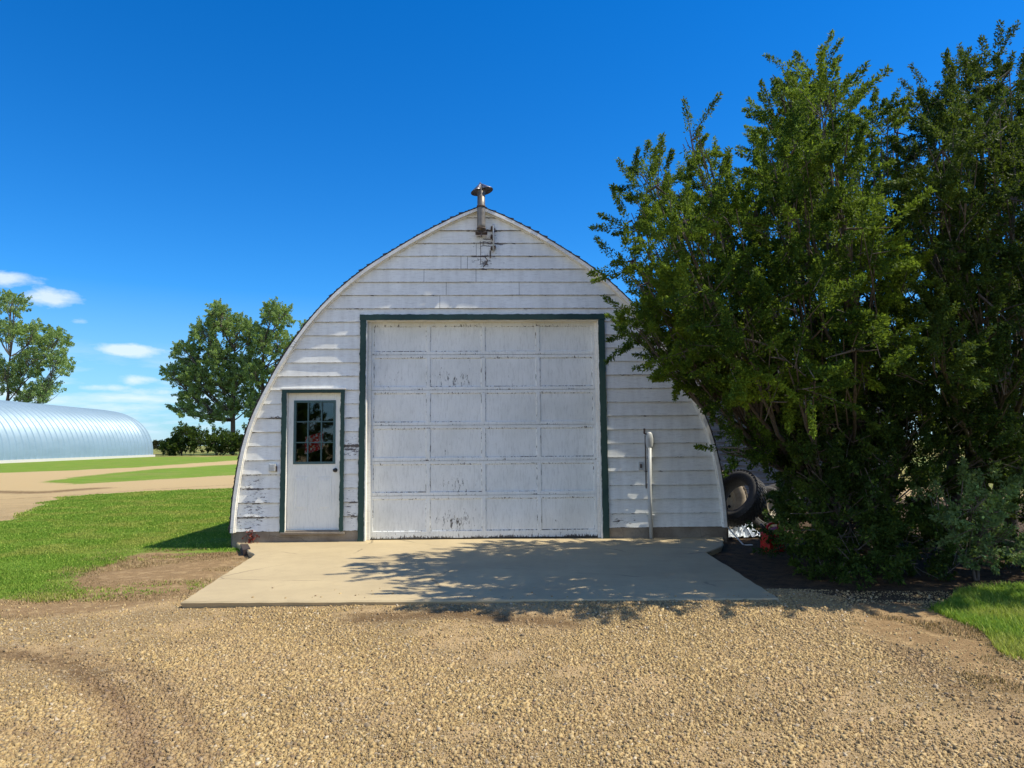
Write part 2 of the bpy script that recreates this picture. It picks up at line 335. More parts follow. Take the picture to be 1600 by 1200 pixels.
# ------------------------------------------------------------ concrete apron
A = MB()
ring = []
for i in range(len(slabw)):
    a, b = slabw[i], slabw[(i+1) % len(slabw)]; k = max(1, int(np.linalg.norm(b-a)/.12))
    for j in range(k):
        q = a+(b-a)*j/k; ring.append((q[0]+random.uniform(-.008, .008), q[1]+random.uniform(-.008, .008)))
cx0, cy0 = np.mean(slabw, axis=0)
n = len(ring); low = []
for p_ in ring:
    v_ = np.array([p_[0]-cx0, p_[1]-cy0]); low.append((p_[0]-.06*np.sign(v_[0])*(abs(v_[0]) > 2), p_[1]+.06*(v_[1] < -1)))
rim_ = [(p_[0]+random.uniform(-.004, .004), p_[1]+random.uniform(-.004, .004)) for p_ in ring]
inn = [(p_[0]+(cx0-p_[0])*.004, p_[1]+(cy0-p_[1])*.006) for p_ in ring]
A.add([(*p_, -.1) for p_ in low]+[(*p_, .066) for p_ in rim_]+[(*p_, .08) for p_ in inn], [tuple(range(2*n, 3*n))]+[(k*n+i, k*n+(i+1) % n, (k+1)*n+(i+1) % n, (k+1)*n+i) for k in (0, 1) for i in range(n)])
apron = A.build('concrete_apron', M_SLAB); tag(apron, kind='structure')

# ------------------------------------------------------------ arched garage
YAW = R(1.7); O3 = at(752, 832, 10.7); O = np.array([O3[0], O3[1], 0.0])
ux = np.array([math.cos(YAW), math.sin(YAW), 0]); ny_ = np.array([math.sin(YAW), -math.cos(YAW), 0])
def fac(px, py, dep=0.0):      # photo-measured point -> facade coordinates (x along wall, z up)
    d = ray(px, py); o = O - ny_*dep; t = ((o-CAM)@ny_)/(d@ny_); q = CAM+d*t-O
    return float(q@ux), float(q[2])
gar = empty('arched_garage', tuple(O), YAW)
tag(gar, 'old arched white clapboard garage with big overhead door and dark green trim', 'garage')
archL = [(362.5, 832), (366, 785), (372.5, 740), (380, 700), (392, 661), (406, 629), (424, 595), (438, 569), (460, 535), (478, 510), (504, 480), (524, 460), (552, 436), (580, 415.5), (610, 397), (655, 370), (700, 347), (725, 335.5), (751, 326)]
AP = [fac(*p) for p in archL]; xc = AP[-1][0]
az_ = np.array([q[1] for q in AP]); ah_ = np.array([xc-q[0] for q in AP])
order = np.argsort(az_); az_, ah_ = az_[order], ah_[order]; ZTOP = az_[-1]; ah_[-1] = 0
def rf(z): return 1-.028*float(np.interp(z, [1.0, 2.6, 3.8, 4.9], [.2, .7, 1, .3]))
def halfw(z): return float(np.interp(z, az_, ah_))
# smooth outline points
_t = np.linspace(0, 1, 60); _s = np.concatenate([[0], np.cumsum(np.hypot(np.diff(az_), np.diff(ah_)))]); LEN = _s[-1]
hz = [(float(np.interp(t*LEN, _s, ah_)), float(np.interp(t*LEN, _s, az_))) for t in _t]
for _ in range(2): hz = [hz[0]]+[((hz[i-1][0]+2*hz[i][0]+hz[i+1][0])/4, (hz[i-1][1]+2*hz[i][1]+hz[i+1][1])/4) for i in range(1, len(hz)-1)]+[hz[-1]]
outline = [(xc-h_, z_) for h_, z_ in hz]+[(xc+h_*rf(z_), z_) for h_, z_ in hz[-2::-1]]
lines_px = [(400, y) for y in (831, 808.5, 786, 763.5, 742, 719, 697, 675.5, 653.5, 631)]+[(520, y) for y in (609.5, 588, 566, 544.5, 523.5, 502.5, 483, 462)]+[(640, y) for y in (441, 420.5, 399.7, 379, 358.3, 341)]
ZL = [fac(*q)[1] for q in lines_px]
ZL = list(np.polyval(np.polyfit(range(len(ZL)), ZL, 3), range(len(ZL))))+[ZTOP]
Z0 = ZL[0]
gx0, gz1 = fac(563, 491.5); gx1, _ = fac(947, 492); gx0 = (gx0+fac(561, 830)[0])/2; gx1 = (fac(945, 500)[0]+fac(950, 820)[0])/2
TW = .105
gi0, gi1, giz = gx0+TW, gx1-TW, gz1-.085
ex0, ex1 = (fac(441, 620)[0]+fac(437, 820)[0])/2, (fac(538, 620)[0]+fac(537, 820)[0])/2; ez1 = fac(480, 609)[1]
ei0, ei1, eiz = ex0+.075, ex1-.06, ez1-.04
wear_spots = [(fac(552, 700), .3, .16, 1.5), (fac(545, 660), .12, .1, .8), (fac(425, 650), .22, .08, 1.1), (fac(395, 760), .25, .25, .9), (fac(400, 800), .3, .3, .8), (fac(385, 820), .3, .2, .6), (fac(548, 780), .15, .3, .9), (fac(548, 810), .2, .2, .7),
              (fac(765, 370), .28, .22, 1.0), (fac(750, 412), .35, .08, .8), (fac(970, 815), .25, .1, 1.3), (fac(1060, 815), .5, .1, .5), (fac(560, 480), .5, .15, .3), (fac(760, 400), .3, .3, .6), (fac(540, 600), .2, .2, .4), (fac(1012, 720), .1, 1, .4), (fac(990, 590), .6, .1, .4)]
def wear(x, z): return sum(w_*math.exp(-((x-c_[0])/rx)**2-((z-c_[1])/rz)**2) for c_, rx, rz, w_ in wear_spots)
S = MB()
openings = [(gx0+.04, gx1-.04, gz1-.04), (ex0+.03, ex1-.03, ez1-.02)]
def lapdepth(x, z, k):
    zb, zt = ZL[k], ZL[k+1]; h = (z-zb)/(.205)
    lip = wob(x, k*1.37, .8)*.0035+(.002 if k % 3 == 0 else 0)
    return lip+.021*max(h, 0)**.85
random.seed(5)
for k in range(len(ZL)-1):
    zb, zt = ZL[k], ZL[k+1]
    hk = halfw(zt)-.35; cuts = sorted(xc+random.uniform(-hk, hk) for _ in range(random.choice((1, 2, 2)))) if hk > .5 and k > 15 else []
    zs = [zb]; 
    ops = [o_ for o_ in openings if o_[2] > zb+.005]
    blocks = []
    # z split where an opening's head falls inside this course
    heads = sorted({o_[2] for o_ in ops if o_[2] < zt-.005})
    zcuts = [zb]+heads+[zt]
    for za, zc in zip(zcuts[:-1], zcuts[1:]):
        act = sorted([(o_[0], o_[1]) for o_ in ops if o_[2] >= zc-.004])
        segs = []; s0 = 'L'
        for a, b in act: segs.append((s0, a)); s0 = b
        segs.append((s0, 'R'))
        for a, b in segs:
            bl = [a]+[c_ for c_ in cuts if (a == 'L' or c_ > a+.3) and (b == 'R' or c_ < b-.3)]+[b]
            for i_ in range(len(bl)-1):
                a_, b_ = bl[i_], bl[i_+1]
                zz_ = sorted({za+min(d_, (zc-za)*.5) for d_ in (0, .007, .03)}|{za+(zc-za)*t for t in (.45, .7, .9)}|{zc-.012 if zc-za > .05 else zc-.001, zc})
                def ex(z, s):
                    hw = max(halfw(min(z, ZTOP-.0))-.02, 0.0); return xc-hw if s == 'L' else xc+hw*rf(z)-.01
                xa0 = ex(zz_[0], 'L') if a_ == 'L' else a_+.0025; xb0 = ex(zz_[0], 'R') if b_ == 'R' else b_-.0025
                if xb0-xa0 < .02: continue
                n = max(2, int((xb0-xa0)/.07)); off = random.uniform(-.0012, .0015)
                rows = []; wr_ = []
                if za == zb:
                    rows.append([(x, .03, za) for x in np.linspace(xa0, xb0, n)]); wr_ += [3.0]*n  # underside painted dark to deepen the shadow line below the lap
                for z in zz_:
                    xa = ex(z, 'L') if a_ == 'L' else xa0; xb = ex(z, 'R') if b_ == 'R' else xb0
                    if xb < xa: xa = xb = (xa+xb)/2
                    row = []
                    for x in np.linspace(xa, xb, n):
                        sag = wob(x, k+9)*.0025 if z == za == zb else 0
                        row.append((x, lapdepth(x, z, k)+off, z+sag)); wr_.append(min(3, wear(x, z)+(1.3 if z-zb < .004 else .3 if z-zb < .01 else 0)+(.65+.5*wob(x*4, k) if zt-z < .014 else 0)))  # worn spots, plus lap dirt doubling as painted shadow lines at board edges
                    rows.append(row)
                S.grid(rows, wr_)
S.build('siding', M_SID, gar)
# wall core behind the boards (keeps light out of the joints)
B = MB()
def slabpoly(pts, y0, y1):
    n = len(pts); V = [(x, y0, z) for x, z in pts]+[(x, y1, z) for x, z in pts]
    return V, [tuple(range(n)), tuple(range(n, 2*n))[::-1]]+[(i, n+i, n+(i+1) % n, (i+1) % n) for i in range(n)]
def core_strip(xa, xb, za, zb_, y0=.03, y1=.05):
    n = 24; pts = [(xa, za)]+[(xb, za)]
    xs = np.linspace(xb, xa, n)
    def ztop(x):
        hw = abs(x-xc)*(1.035 if x > xc else 1); return float(np.interp(-hw, -ah_, az_))-.03
    pts += [(x, min(zb_, ztop(x))) for x in xs]
    B.add(*slabpoly(pts, y0, y1))
hwb = ah_[0]
core_strip(xc-hwb+.03, ex0+.03, Z0, 9); core_strip(ex0+.03, ex1-.03, ez1-.02, 9); core_strip(ex1-.03, gx0+.04, Z0, 9); core_strip(gx0+.04, gx1-.04, gz1-.04, 9); core_strip(gx1-.04, xc+hwb-.03, Z0, 9)
B.build('wall_sheathing', M_DARK, gar)
# roof shell with shingle courses, open below, closed at the back
RB = MB(); DEP = 13.0
prof = []; step = .145; Ls = 0; o2 = np.array(outline)
cum = np.concatenate([[0], np.cumsum(np.hypot(*(np.diff(o2, axis=0).T)))]); TL = cum[-1]
def op(s): return np.array([np.interp(s, cum, o2[:, 0]), np.interp(s, cum, o2[:, 1])])
def onorm(s):
    t = op(min(s+.03, TL))-op(max(s-.03, 0)); t /= np.linalg.norm(t); return np.array([-t[1], t[0]])
half = TL/2; ss = []
k = 0
while k*step < half: ss.append(k*step); k += 1
outer = []
for s in ss:
    e = min(s+step, half)-.001; outer += [(s, .036), (e, .014)]
outerR = [(TL-s, t) for s, t in outer[::-1]]
prof = [op(s)+onorm(s)*t for s, t in outer+outerR]
inner = [op(s)+onorm(s)*.004 for s in np.linspace(TL, 0, 60)]
ringp = [tuple(q) for q in prof]+[tuple(q) for q in inner]
n = len(ringp)
ys = [-.05, DEP]
V = [(x, y, z) for y in ys for x, z in ringp]; m_ = len(prof)
Fc = [(i, i+1, n+i+1, n+i) for i in range(n-1)]+[(n-1, 0, n, 2*n-1)]
RB.add(V, Fc)
# front and back rims as quads between outer and inner curves
for yi in (0, 1):
    P_o = [op(s)+onorm(s)*(.03) for s in np.linspace(0, TL, 200)]; P_i = [op(s)+onorm(s)*.004 for s in np.linspace(0, TL, 200)]
    y = ys[yi]+(.001 if yi == 0 else -.001)
    RB.grid([[(q[0], y, q[1]) for q in P_o], [(q[0], y, q[1]) for q in P_i]])
# separate raised shingle tips along the eave edge
for s in np.arange(.05, TL-.05, step):
    if abs(s-half) < .1: continue
    ss_ = s if s < half else s; a = op(ss_); nn = onorm(ss_); t = np.array([nn[1], -nn[0]])*(1 if s < half else -1); h_ = random.uniform(.03, .048)
    for yy in (-.1, -.02): pass
    q0 = a+nn*.012; q1 = a+nn*h_; q2 = a+nn*.012+t*(.11); pts = [q0, q1, q2]
    RB.add([(q[0], y, q[1]) for y in (-.068+random.uniform(-.01, .01), .2) for q in pts], [(0, 1, 2), (3, 5, 4), (0, 3, 4, 1), (1, 4, 5, 2), (2, 5, 3, 0)])
RB.build('roof', M_SHINGLE, gar)
BK = MB(); BK.add(*slabpoly([(xc-hwb, -.05)]+outline+[(xc+hwb, -.05)], DEP-.1, DEP-.05)); BK.build('rear_wall', M_OLD, gar)
# arched fascia
FB = MB(); ns = 150
ss2 = np.linspace(0, TL, ns); fo = [op(s)+onorm(s)*0.006 for s in ss2]; fi_ = [op(s)-onorm(s)*(.040+.005*wob(s, 2)) for s in ss2]
for k_ in (half,):
    pass
yf, yb = -.068, .035
rows = [[(q[0], yb, q[1]) for q in fo], [(q[0], yf, q[1]) for q in fo], [(q[0], yf+wob(s_, 4)*.003, q[1]) for q, s_ in zip(fi_, ss2)], [(q[0], yb, q[1]) for q in fi_]]
FB.grid(rows, [.3+.5*max(0, wob(s_, 5)) for _ in range(4) for s_ in ss2])
FB.build('arched_fascia', M_TRIMW, gar)
F2 = MB(); fo2 = [op(s)-onorm(s)*.040 for s in ss2]; fi2 = [op(s)-onorm(s)*(.053) for s in ss2]
F2.grid([[(q[0], -.026, q[1]) for q in fo2], [(q[0], -.026, q[1]) for q in fi2], [(q[0], .03, q[1]) for q in fi2]], [.6]*(3*ns))
F2.build('fascia_bead', M_TRIMW, gar)
# foundation
FD = MB()
fl = fac(363, 848)[0]
FD.box(xc-hwb-.0, gx0+.02, .018, .3, -.15, Z0+.01); FD.box(gx1-.02, xc+hwb, .018, .3, -.15, Z0+.01)
for sx_ in (-1, 1): FD.box(xc+sx_*hwb-.12, xc+sx_*hwb+.12, .3, DEP, -.2, Z0-.02)
FD.build('foundation', M_FOUND, gar, bevel=.01)
# overhead door frame, jambs
def rough_strip(Bm, p0, p1, wdt, y0, y1, amp=.006, seed=1, wr=0):
    # a vertical or horizontal board with a hand-painted uneven edge
    p0, p1 = np.array(p0), np.array(p1); d = p1-p0; l = np.linalg.norm(d); d /= l; nn = np.array([-d[1], d[0]]); n = max(3, int(l/.03))
    a = []; b = []
    for i in range(n+1):
        t = l*i/n; q = p0+d*t
        a.append(q+nn*(wdt/2+amp*wob(t*9, seed)+random.uniform(-amp, amp)*.5)); b.append(q-nn*(wdt/2+amp*wob(t*7, seed+3)*.6+random.uniform(-amp, amp)*.3))
    Bm.grid([[(q[0], y1, q[1]) for q in a], [(q[0], y0, q[1]) for q in a], [(q[0], y0, q[1]) for q in b], [(q[0], y1, q[1]) for q in b]], [wr]*(4*(n+1)))
    for e, pp in ((0, 0), (1, n)):
        qa, qb = a[pp], b[pp]; Bm.add([(qa[0], y0, qa[1]), (qb[0], y0, qb[1]), (qb[0], y1, qb[1]), (qa[0], y1, qa[1])], [(0, 1, 2, 3)])
SLZ = .082
TB = MB()
rough_strip(TB, (gx0+TW/2-.02, SLZ), (gx0+TW/2-.01, gz1-.088), TW-.015, -.022, .04, .007, 1)
rough_strip(TB, (gx1-TW/2+.02, SLZ), (gx1-TW/2+.0, gz1-.088), TW-.01, -.022, .04, .005, 2)
rough_strip(TB, (gx0-.01, gz1-.044), (gx1+.01, gz1-.044), .084, -.024, .04, .005, 3)
TB.build('overhead_door_trim', M_GREEN, gar)
JB = MB()
RY = .15
JB.box(gi0-.045, gi0-.006, -.012, RY, SLZ, giz+.01); JB.box(gi1+.002, gi1+.03, .0, RY, SLZ, giz+.01); JB.box(gi0-.005, gi1+.0, .0, RY, giz-.01, giz+.012)
JB.box(gi0-.005, gi0+.04, RY-.045, RY-.01, SLZ, giz-.012); JB.box(gi1-.035, gi1+.001, RY-.045, RY-.01, SLZ, giz-.012)
JB.build('door_jamb', M_TRIMW, gar, bevel=.003)
# overhead door: six hinged sections of four panels
xs_d = [fac(578.5, 660, RY)[0], fac(669, 660, RY)[0], fac(755.5, 660, RY)[0], fac(841.5, 660, RY)[0], fac(930, 660, RY)[0]]
zs_d = [fac(760, y, RY)[1] for y in (837.5, 773.5, 719.5, 664, 609, 554, 500.5)]
zs_d[0] = SLZ+.012; zs_d[-1] = giz-.004; xs_d[0] = gi0+.0; xs_d[-1] = gi1-.0
OD = MB(); OD.box(xs_d[0], xs_d[-1], RY+.03, RY+.045, zs_d[0], zs_d[-1]); od = OD.build('overhead_door', M_DOORP, gar)
random.seed(11)
for r_ in range(6):
    D = MB(); za, zb = zs_d[r_]+.003, zs_d[r_+1]-.003; y0 = RY+random.uniform(-.002, .002)
    rl = .045; bot = .10 if r_ == 0 else rl; top = .065 if r_ == 5 else rl
    def gp(xa, xb, z_a, z_b, y, wfun, dz=.06):
        nx_, nz_ = max(2, int((xb-xa)/dz)+1), max(2, int((z_b-z_a)/dz)+1)
        P_ = [[(x, y+.0015*wob(x*3+z*2, r_), z) for x in np.linspace(xa, xb, nx_)] for z in np.linspace(z_a, z_b, nz_)]
        D.grid(P_, [wfun(x, z) for z in np.linspace(z_a, z_b, nz_) for x in np.linspace(xa, xb, nx_)])
    def rail(z_a, z_b, w_=0):
        gp(xs_d[0], xs_d[-1], z_a, z_b, y0, lambda x, z: w_*(1.0 if z < z_a+.04 else .5)+.1+(.5+.6*wob(x*3, r_+2) if z <= z_a+.001 else 0), .05)
        D.add([(xs_d[0], y0, z_b), (xs_d[-1], y0, z_b), (xs_d[-1], y0+.03, z_b), (xs_d[0], y0+.03, z_b)], [(0, 1, 2, 3)])
        D.add([(xs_d[0], y0, z_a), (xs_d[-1], y0, z_a), (xs_d[-1], y0+.03, z_a), (xs_d[0], y0+.03, z_a)], [(3, 2, 1, 0)])
    rail(za, za+bot, .9 if r_ == 0 else .1); rail(zb-top, zb, .1)
    for c_ in range(5):
        wl = .026 if 0 < c_ < 4 else .04; xa = xs_d[c_]-(wl if c_ else 0)+(0 if c_ else .0); xb = xs_d[c_]+(wl if c_ < 4 else 0)+(.03 if c_ == 0 else 0)-(0)
        if c_ == 4: xa -= .03
        D.box(xa, xb, y0+.0008, y0+.03, za+bot, zb-top)
    wts = {(4, 1): .75, (4, 0): .4, (4, 2): .3, (1, 1): .65, (0, 1): .85, (2, 0): .3, (0, 0): .3, (3, 3): .1, (0, 3): .35, (1, 0): .3, (2, 1): .3}
    for c_ in range(4):
        xa, xb = xs_d[c_]+.026+(.044 if c_ == 0 else 0), xs_d[c_+1]-.026-(.044 if c_ == 3 else 0); z_a, z_b = za+bot, zb-top; b_ = wts.get((r_, c_), .12)
        cxp, czp = (xa+xb)/2, z_a+(z_b-z_a)*.3
        gp(xa-.004, xb+.004, z_a-.004, z_b+.004, y0+.014, lambda x, z: b_*(.35+1.0*math.exp(-((x-cxp)/.3)**2-((z-czp)/.12)**2)+(.5 if z < z_a+.03 else 0)))
        q = .012   # bevelled moulding round each panel
        for (X0, Z0_, X1, Z1_) in ((xa, z_a, xb, z_a), (xb, z_a, xb, z_b), (xb, z_b, xa, z_b), (xa, z_b, xa, z_a)):
            cx_, cz_ = (xa+xb)/2, (z_a+z_b)/2
            ins = lambda X, Z: (X+(q if X < cx_ else -q), Z+(q if Z < cz_ else -q))
            i0, i1 = ins(X0, Z0_), ins(X1, Z1_)
            D.add([(X0, y0+.005, Z0_), (X1, y0+.005, Z1_), (i1[0], y0+.0125, i1[1]), (i0[0], y0+.0125, i0[1])], [(0, 1, 2, 3)], [(.9+.7*wob(x_*5, r_)) if Z0_ == Z1_ == z_a else .9 for x_ in (X0, X1, i1[0], i0[0])])
    D.build('door_section', M_DOORP, od)
# dark rubber sweep under the door
RS = MB(); RS.box(xs_d[0], xs_d[-1], RY+.004, RY+.03, SLZ-.001, zs_d[0]+.004); RS.build('bottom_seal', M_BLACK, gar)
# entry door
EY = .07
TE = MB()
rough_strip(TE, (ex0+.035, Z0-.02), (ex0+.035, ez1-.04), .07, -.022, .04, .005, 5, .1); rough_strip(TE, (ex1-.03, Z0+.0), (ex1-.03, ez1-.04), .055, -.022, .04, .007, 6, .2)
rough_strip(TE, (ex0, ez1-.022), (ex1, ez1-.022), .042, -.024, .04, .004, 7)
TE.build('entry_door_trim', M_GREEN, gar)
CB = MB(); CB.box(ex0-.02, ex1+.02, -.035, .03, ez1+.002, ez1+.022); CB.box(ei0-.012, ei0+.0, .0, EY+.03, Z0-.01, eiz); CB.box(ei1, ei1+.012, .0, EY+.03, Z0-.01, eiz); CB.box(ei0, ei1, 0, EY+.03, eiz, eiz+.015); CB.build('entry_door_jamb', M_TRIMW, gar, bevel=.002)
SB = MB(); SB.box(ex0+.01, ex1+.02, -.03, .1, Z0-.045, Z0-.012); SB.build('door_sill', M_FOUND, gar, bevel=.004)
lz0, lz1 = Z0+.005, eiz-.004; wx0, wz1 = fac(461, 627, EY); wx1, wz0 = fac(522.5, 723.5, EY)
E = MB()
for (a, b, c_, d_) in ((ei0+.003, wx0, lz0, lz1), (wx1, ei1-.003, lz0, lz1), (wx0, wx1, lz0, wz0), (wx0, wx1, wz1, lz1)): E.box(a, b, EY, EY+.04, c_, d_)
ed = E.build('entry_door', M_ENTRY, gar)
for (pa, pb) in (((459, 745), (481, 797)), ((496, 745), (518, 797))):
    xa, zb = fac(*pa, EY); xb, za = fac(*pb, EY); PM = MB()
    for o_, y_ in ((0, -.0), (.012, -.006), (.03, -.006), (.042, -.001)): pass
    rg = [[(xa+o_, EY+y_, za+o_), (xb-o_, EY+y_, za+o_), (xb-o_, EY+y_, zb-o_), (xa+o_, EY+y_, zb-o_), (xa+o_, EY+y_, za+o_)] for o_, y_ in ((0, .001), (.008, -.006), (.02, -.002), (.045, -.007))]
    PM.grid(rg); PM.add([p_ for p_ in rg[-1][:4]], [(0, 1, 2, 3)]); PM.build('raised_panel', M_ENTRY, ed)
WF = MB(); fr = .022
for (a, b, c_, d_) in ((wx0-.012, wx0+fr, wz0-.012, wz1+.012), (wx1-fr, wx1+.012, wz0-.012, wz1+.012), (wx0+fr, wx1-fr, wz1-fr, wz1+.012), (wx0+fr, wx1-fr, wz0-.012, wz0+fr)): WF.box(a, b, EY-.012, EY+.03, c_, d_)
for i_ in (1, 2):
    xm = wx0+(wx1-wx0)*i_/3; WF.box(xm-.009, xm+.009, EY-.006, EY+.02, wz0+fr, wz1-fr)
    zm = wz0+(wz1-wz0)*i_/3+.0; WF.box(wx0+fr, wx1-fr, EY-.0055, EY+.0195, zm-.008, zm+.008)
WF.build('window_frame', simple('teal_frame', (.045, .11, .115), .5, 0, .3, 30), ed)
GL = MB(); GL.add([(wx0+.01, EY+.022, wz0+.01), (wx1-.01, EY+.022, wz0+.01), (wx1-.01, EY+.022, wz1-.01), (wx0+.01, EY+.022, wz1-.01)], [(0, 1, 2, 3)])
m, N = newmat('window_pane'); N_t = N
gl = N.n('ShaderNodeBsdfGlossy', {'Color': (.75, .8, .85), 'Roughness': .02}); tp = N.n('ShaderNodeBsdfTransparent', {'Color': (.75, .8, .78)})
fz = N.n('ShaderNodeFresnel', {'IOR': 1.6}); N.n('ShaderNodeOutputMaterial', {0: N.n('ShaderNodeMixShader', {0: N.math('MULTIPLY', fz.outputs[0], 2.2), 1: tp.outputs[0], 2: gl.outputs[0]}).outputs[0]}); M_PANE = m
GL.build('window_pane', M_PANE, ed)
KN = MB(); kx, kz = fac(524, 734.5, EY); Mk = Matrix.Translation((kx, EY, kz)) @ Matrix.Rotation(R(90), 4, 'X')
KN.lathe([(0.0001, .065), (.018, .064), (.028, .05), (.026, .038), (.012, .028), (.012, .01), (.03, .008), (.031, 0)], 20, Mk); KN.build('door_knob', M_BLACK, ed, True)
# dim interior: back partition near the door so the glass looks dark, floor
IN = MB(); IN.box(xc-hwb+.2, xc+hwb-.2, .3, DEP-.2, -.05, .078); IN.build('floor_slab', M_DARK, gar)

# things fixed to the wall
def place(o): o.location = (Matrix.Translation(Vector(O)) @ Matrix.Rotation(YAW, 4, 'Z') @ Vector(o.location)); o.rotation_euler = (0, 0, YAW)
def wallthing(name, lx, ly, lz, label, cat):
    e = empty(name, (lx, ly, lz)); place(e); return tag(e, label, cat)
vx, vz = fac(752, 360, -.12)
vt = wallthing('vent_pipe', vx, -.13, vz, 'weathered metal vent pipe with peaked rain cap above the garage gable', 'vent pipe')
ztip = fac(752, 300, -.12)[1]-vz
VB = MB(); VB.tube([(0, 0, 0), (.0, 0, .08), (.0, 0, ztip*.55), (0.0, 0, ztip)], [.064, .062, .06, .056], 18); VB.build('pipe', M_METAL, vt, True)
for h_ in (.02, .36):
    B_ = MB(); B_.lathe([(.064, -.012), (.069, -.012), (.069, .012), (.064, .012)], 18, Matrix.Translation((0, 0, h_)), True); B_.build('pipe_band', M_RUST, vt, True)
# cap: sheet cone tilted up, with a folded notch at the front
CP = MB(); n = 40; rr_ = .172
apex = Vector((0, 0, ztip+.19)); V = []; rowsC = []
for ri, (fr_, th_) in enumerate(((0.12, 0), (.5, 0), (1.0, 0), (1.0, 1), (.5, 1), (.14, 1))):
    row = []
    for j in range(n+1):
        a_ = 2*math.pi*j/n - math.pi/2
        notch = math.exp(-(((j if j < n/2 else j-n))/3.4)**2)
        lift = .075*abs(math.cos(a_))**1.2*0
        r_ = rr_*fr_*(1-.8*notch*fr_); z_ = ztip+.17-.135*fr_+.03*notch*fr_
        off = .004 if th_ == 0 else 0
        row.append((r_*math.cos(a_), r_*math.sin(a_)*.95, z_+off))
    rowsC.append(row)
CP.grid(rowsC); CP.add([apex]+[Vector(p_) for p_ in rowsC[0]], [(0, j+1, j+2) for j in range(n)])
cap = CP.build('rain_cap', simple('cap_metal', (.30, .29, .30), .4, .8, .4, 18), vt, True); cap.location = ((ztip+.1)*math.sin(R(11)), 0, .0); cap.rotation_euler = (R(-4), R(-11), 0)
for a_ in (-90, 30, 150):
    B_ = MB(); c_, s_ = math.cos(R(a_)), math.sin(R(a_)); B_.tube([(c_*.056, s_*.056, ztip-.1), (c_*.065, s_*.065, ztip+.085)], .009, 6); B_.build('cap_strut', M_METAL, vt)
B_ = MB(); B_.box(-.09, .09, -.01, .13, -.035, -.02); B_.box(-.06, .06, -.03, -.008, -.055, -.03); B_.box(-.01, .01, -.04, -.028, -.11, .05); B_.build('bracket', M_RUST, vt, bevel=.003)
# old wiring bracket
bx, bz = fac(768, 372); wb = wallthing('wiring_bracket', bx, -.01, bz, 'rusty remains of a wiring bracket on the gable beside the vent pipe', 'bracket')
B_ = MB(); B_.tube([(.03, -.03, -.22), (.03, -.035, .2)], .013, 8); B_.build('rod', M_CONDUIT, wb, True)
for (x_, z_) in ((.0, .15), (.045, .12), (.0, .02), (.02, -.02), (0, -.16), (.05, -.15)):
    B_ = MB(); B_.box(x_-.013, x_+.013, -.04, .02, z_-.022, z_+.022, .005); B_.build('clamp', M_RUST, wb)
B_ = MB(); B_.tube([(-.17, -.012, -.05), (-.165, -.016, -.2), (-.168, -.012, -.42)], .004, 6); B_.tube([(-.1, -.012, -.3), (-.06, -.05, -.36), (-.09, -.04, -.42), (-.13, -.03, -.46)], .008, 6); B_.tube([(-.02, -.012, -.2), (-.02, -.03, -.32)], .01, 6); B_.build('wire', M_RUST, wb)
# meter pipe at the right
mx, mz = fac(1014, 700); cd_ = wallthing('service_conduit', mx, -.03, SLZ, 'white painted service pipe with rounded head on the shaded wall right of overhead door', 'pipe')
xb_, zb_ = fac(1016.5, 838); hz_ = fac(1012, 672)[1]-SLZ; hz0 = fac(1012, 700)[1]-SLZ
B_ = MB(); B_.tube([(xb_-mx, -.02, 0), (xb_-mx-.01, -.02, hz0*.5), (-.0, -.02, hz0)], .028, 12); B_.build('pipe', M_CONDUIT, cd_, True)
B_ = MB(); n_ = 20
prf = [(.001, -.02), (.04, -.015), (.052, .03), (.06, .09), (.06, .15), (.048, .21), (.03, .235), (.001, .24)]
B_.lathe([(r_, z_+hz0) for r_, z_ in prf], n_, Matrix.Scale(.6, 4, (0, 1, 0))); B_.build('pipe_head', M_CONDUIT, cd_, True)
for t_ in (.25, .6, .9):
    B_ = MB(); B_.box(-.055, .055, -.03, .03, hz0*t_-.012, hz0*t_+.012); B_.build('pipe_strap', M_CONDUIT, cd_, bevel=.003)
B_ = MB(); B_.tube([(-.07, -.0, hz_+.02), (-.075, -.02, hz_-.05), (-.05, -.02, hz_-.06)], .014, 6); B_.tube([(-.06, -.0, hz_-.08), (-.062, -.0, hz0*.55)], .009, 6); B_.build('cable', M_RUST, cd_)
ox, oz = fac(426.5, 730.5); ob = wallthing('outlet_box', ox, 0, oz, 'small white outlet box on clapboard left of entry door', 'outlet box')
B_ = MB(); B_.box(-.05, .045, -.045, .02, -.055, .055); B_.build('box', M_CONDUIT, ob, bevel=.006)
B_ = MB(); B_.box(-.035, .03, -.052, -.044, -.01, .045); B_.build('cover_flap', M_CONDUIT, ob, bevel=.002)
B_ = MB(); B_.box(.045, .062, -.03, .0, -.06, .02); B_.build('latch', M_RUST, ob, bevel=.002)
ox, oz = fac(1001, 728); ob = wallthing('switch_plate', ox, 0, oz, 'small pale switch plate on the shaded wall just left of the service pipe', 'switch plate')
B_ = MB(); B_.box(-.035, .035, -.02, .02, -.06, .06); B_.build('plate', M_CONDUIT, ob, bevel=.004)
B_ = MB(); B_.box(-.012, .012, -.03, -.019, -.03, .03); B_.build('toggle', M_RUST, ob, bevel=.003)
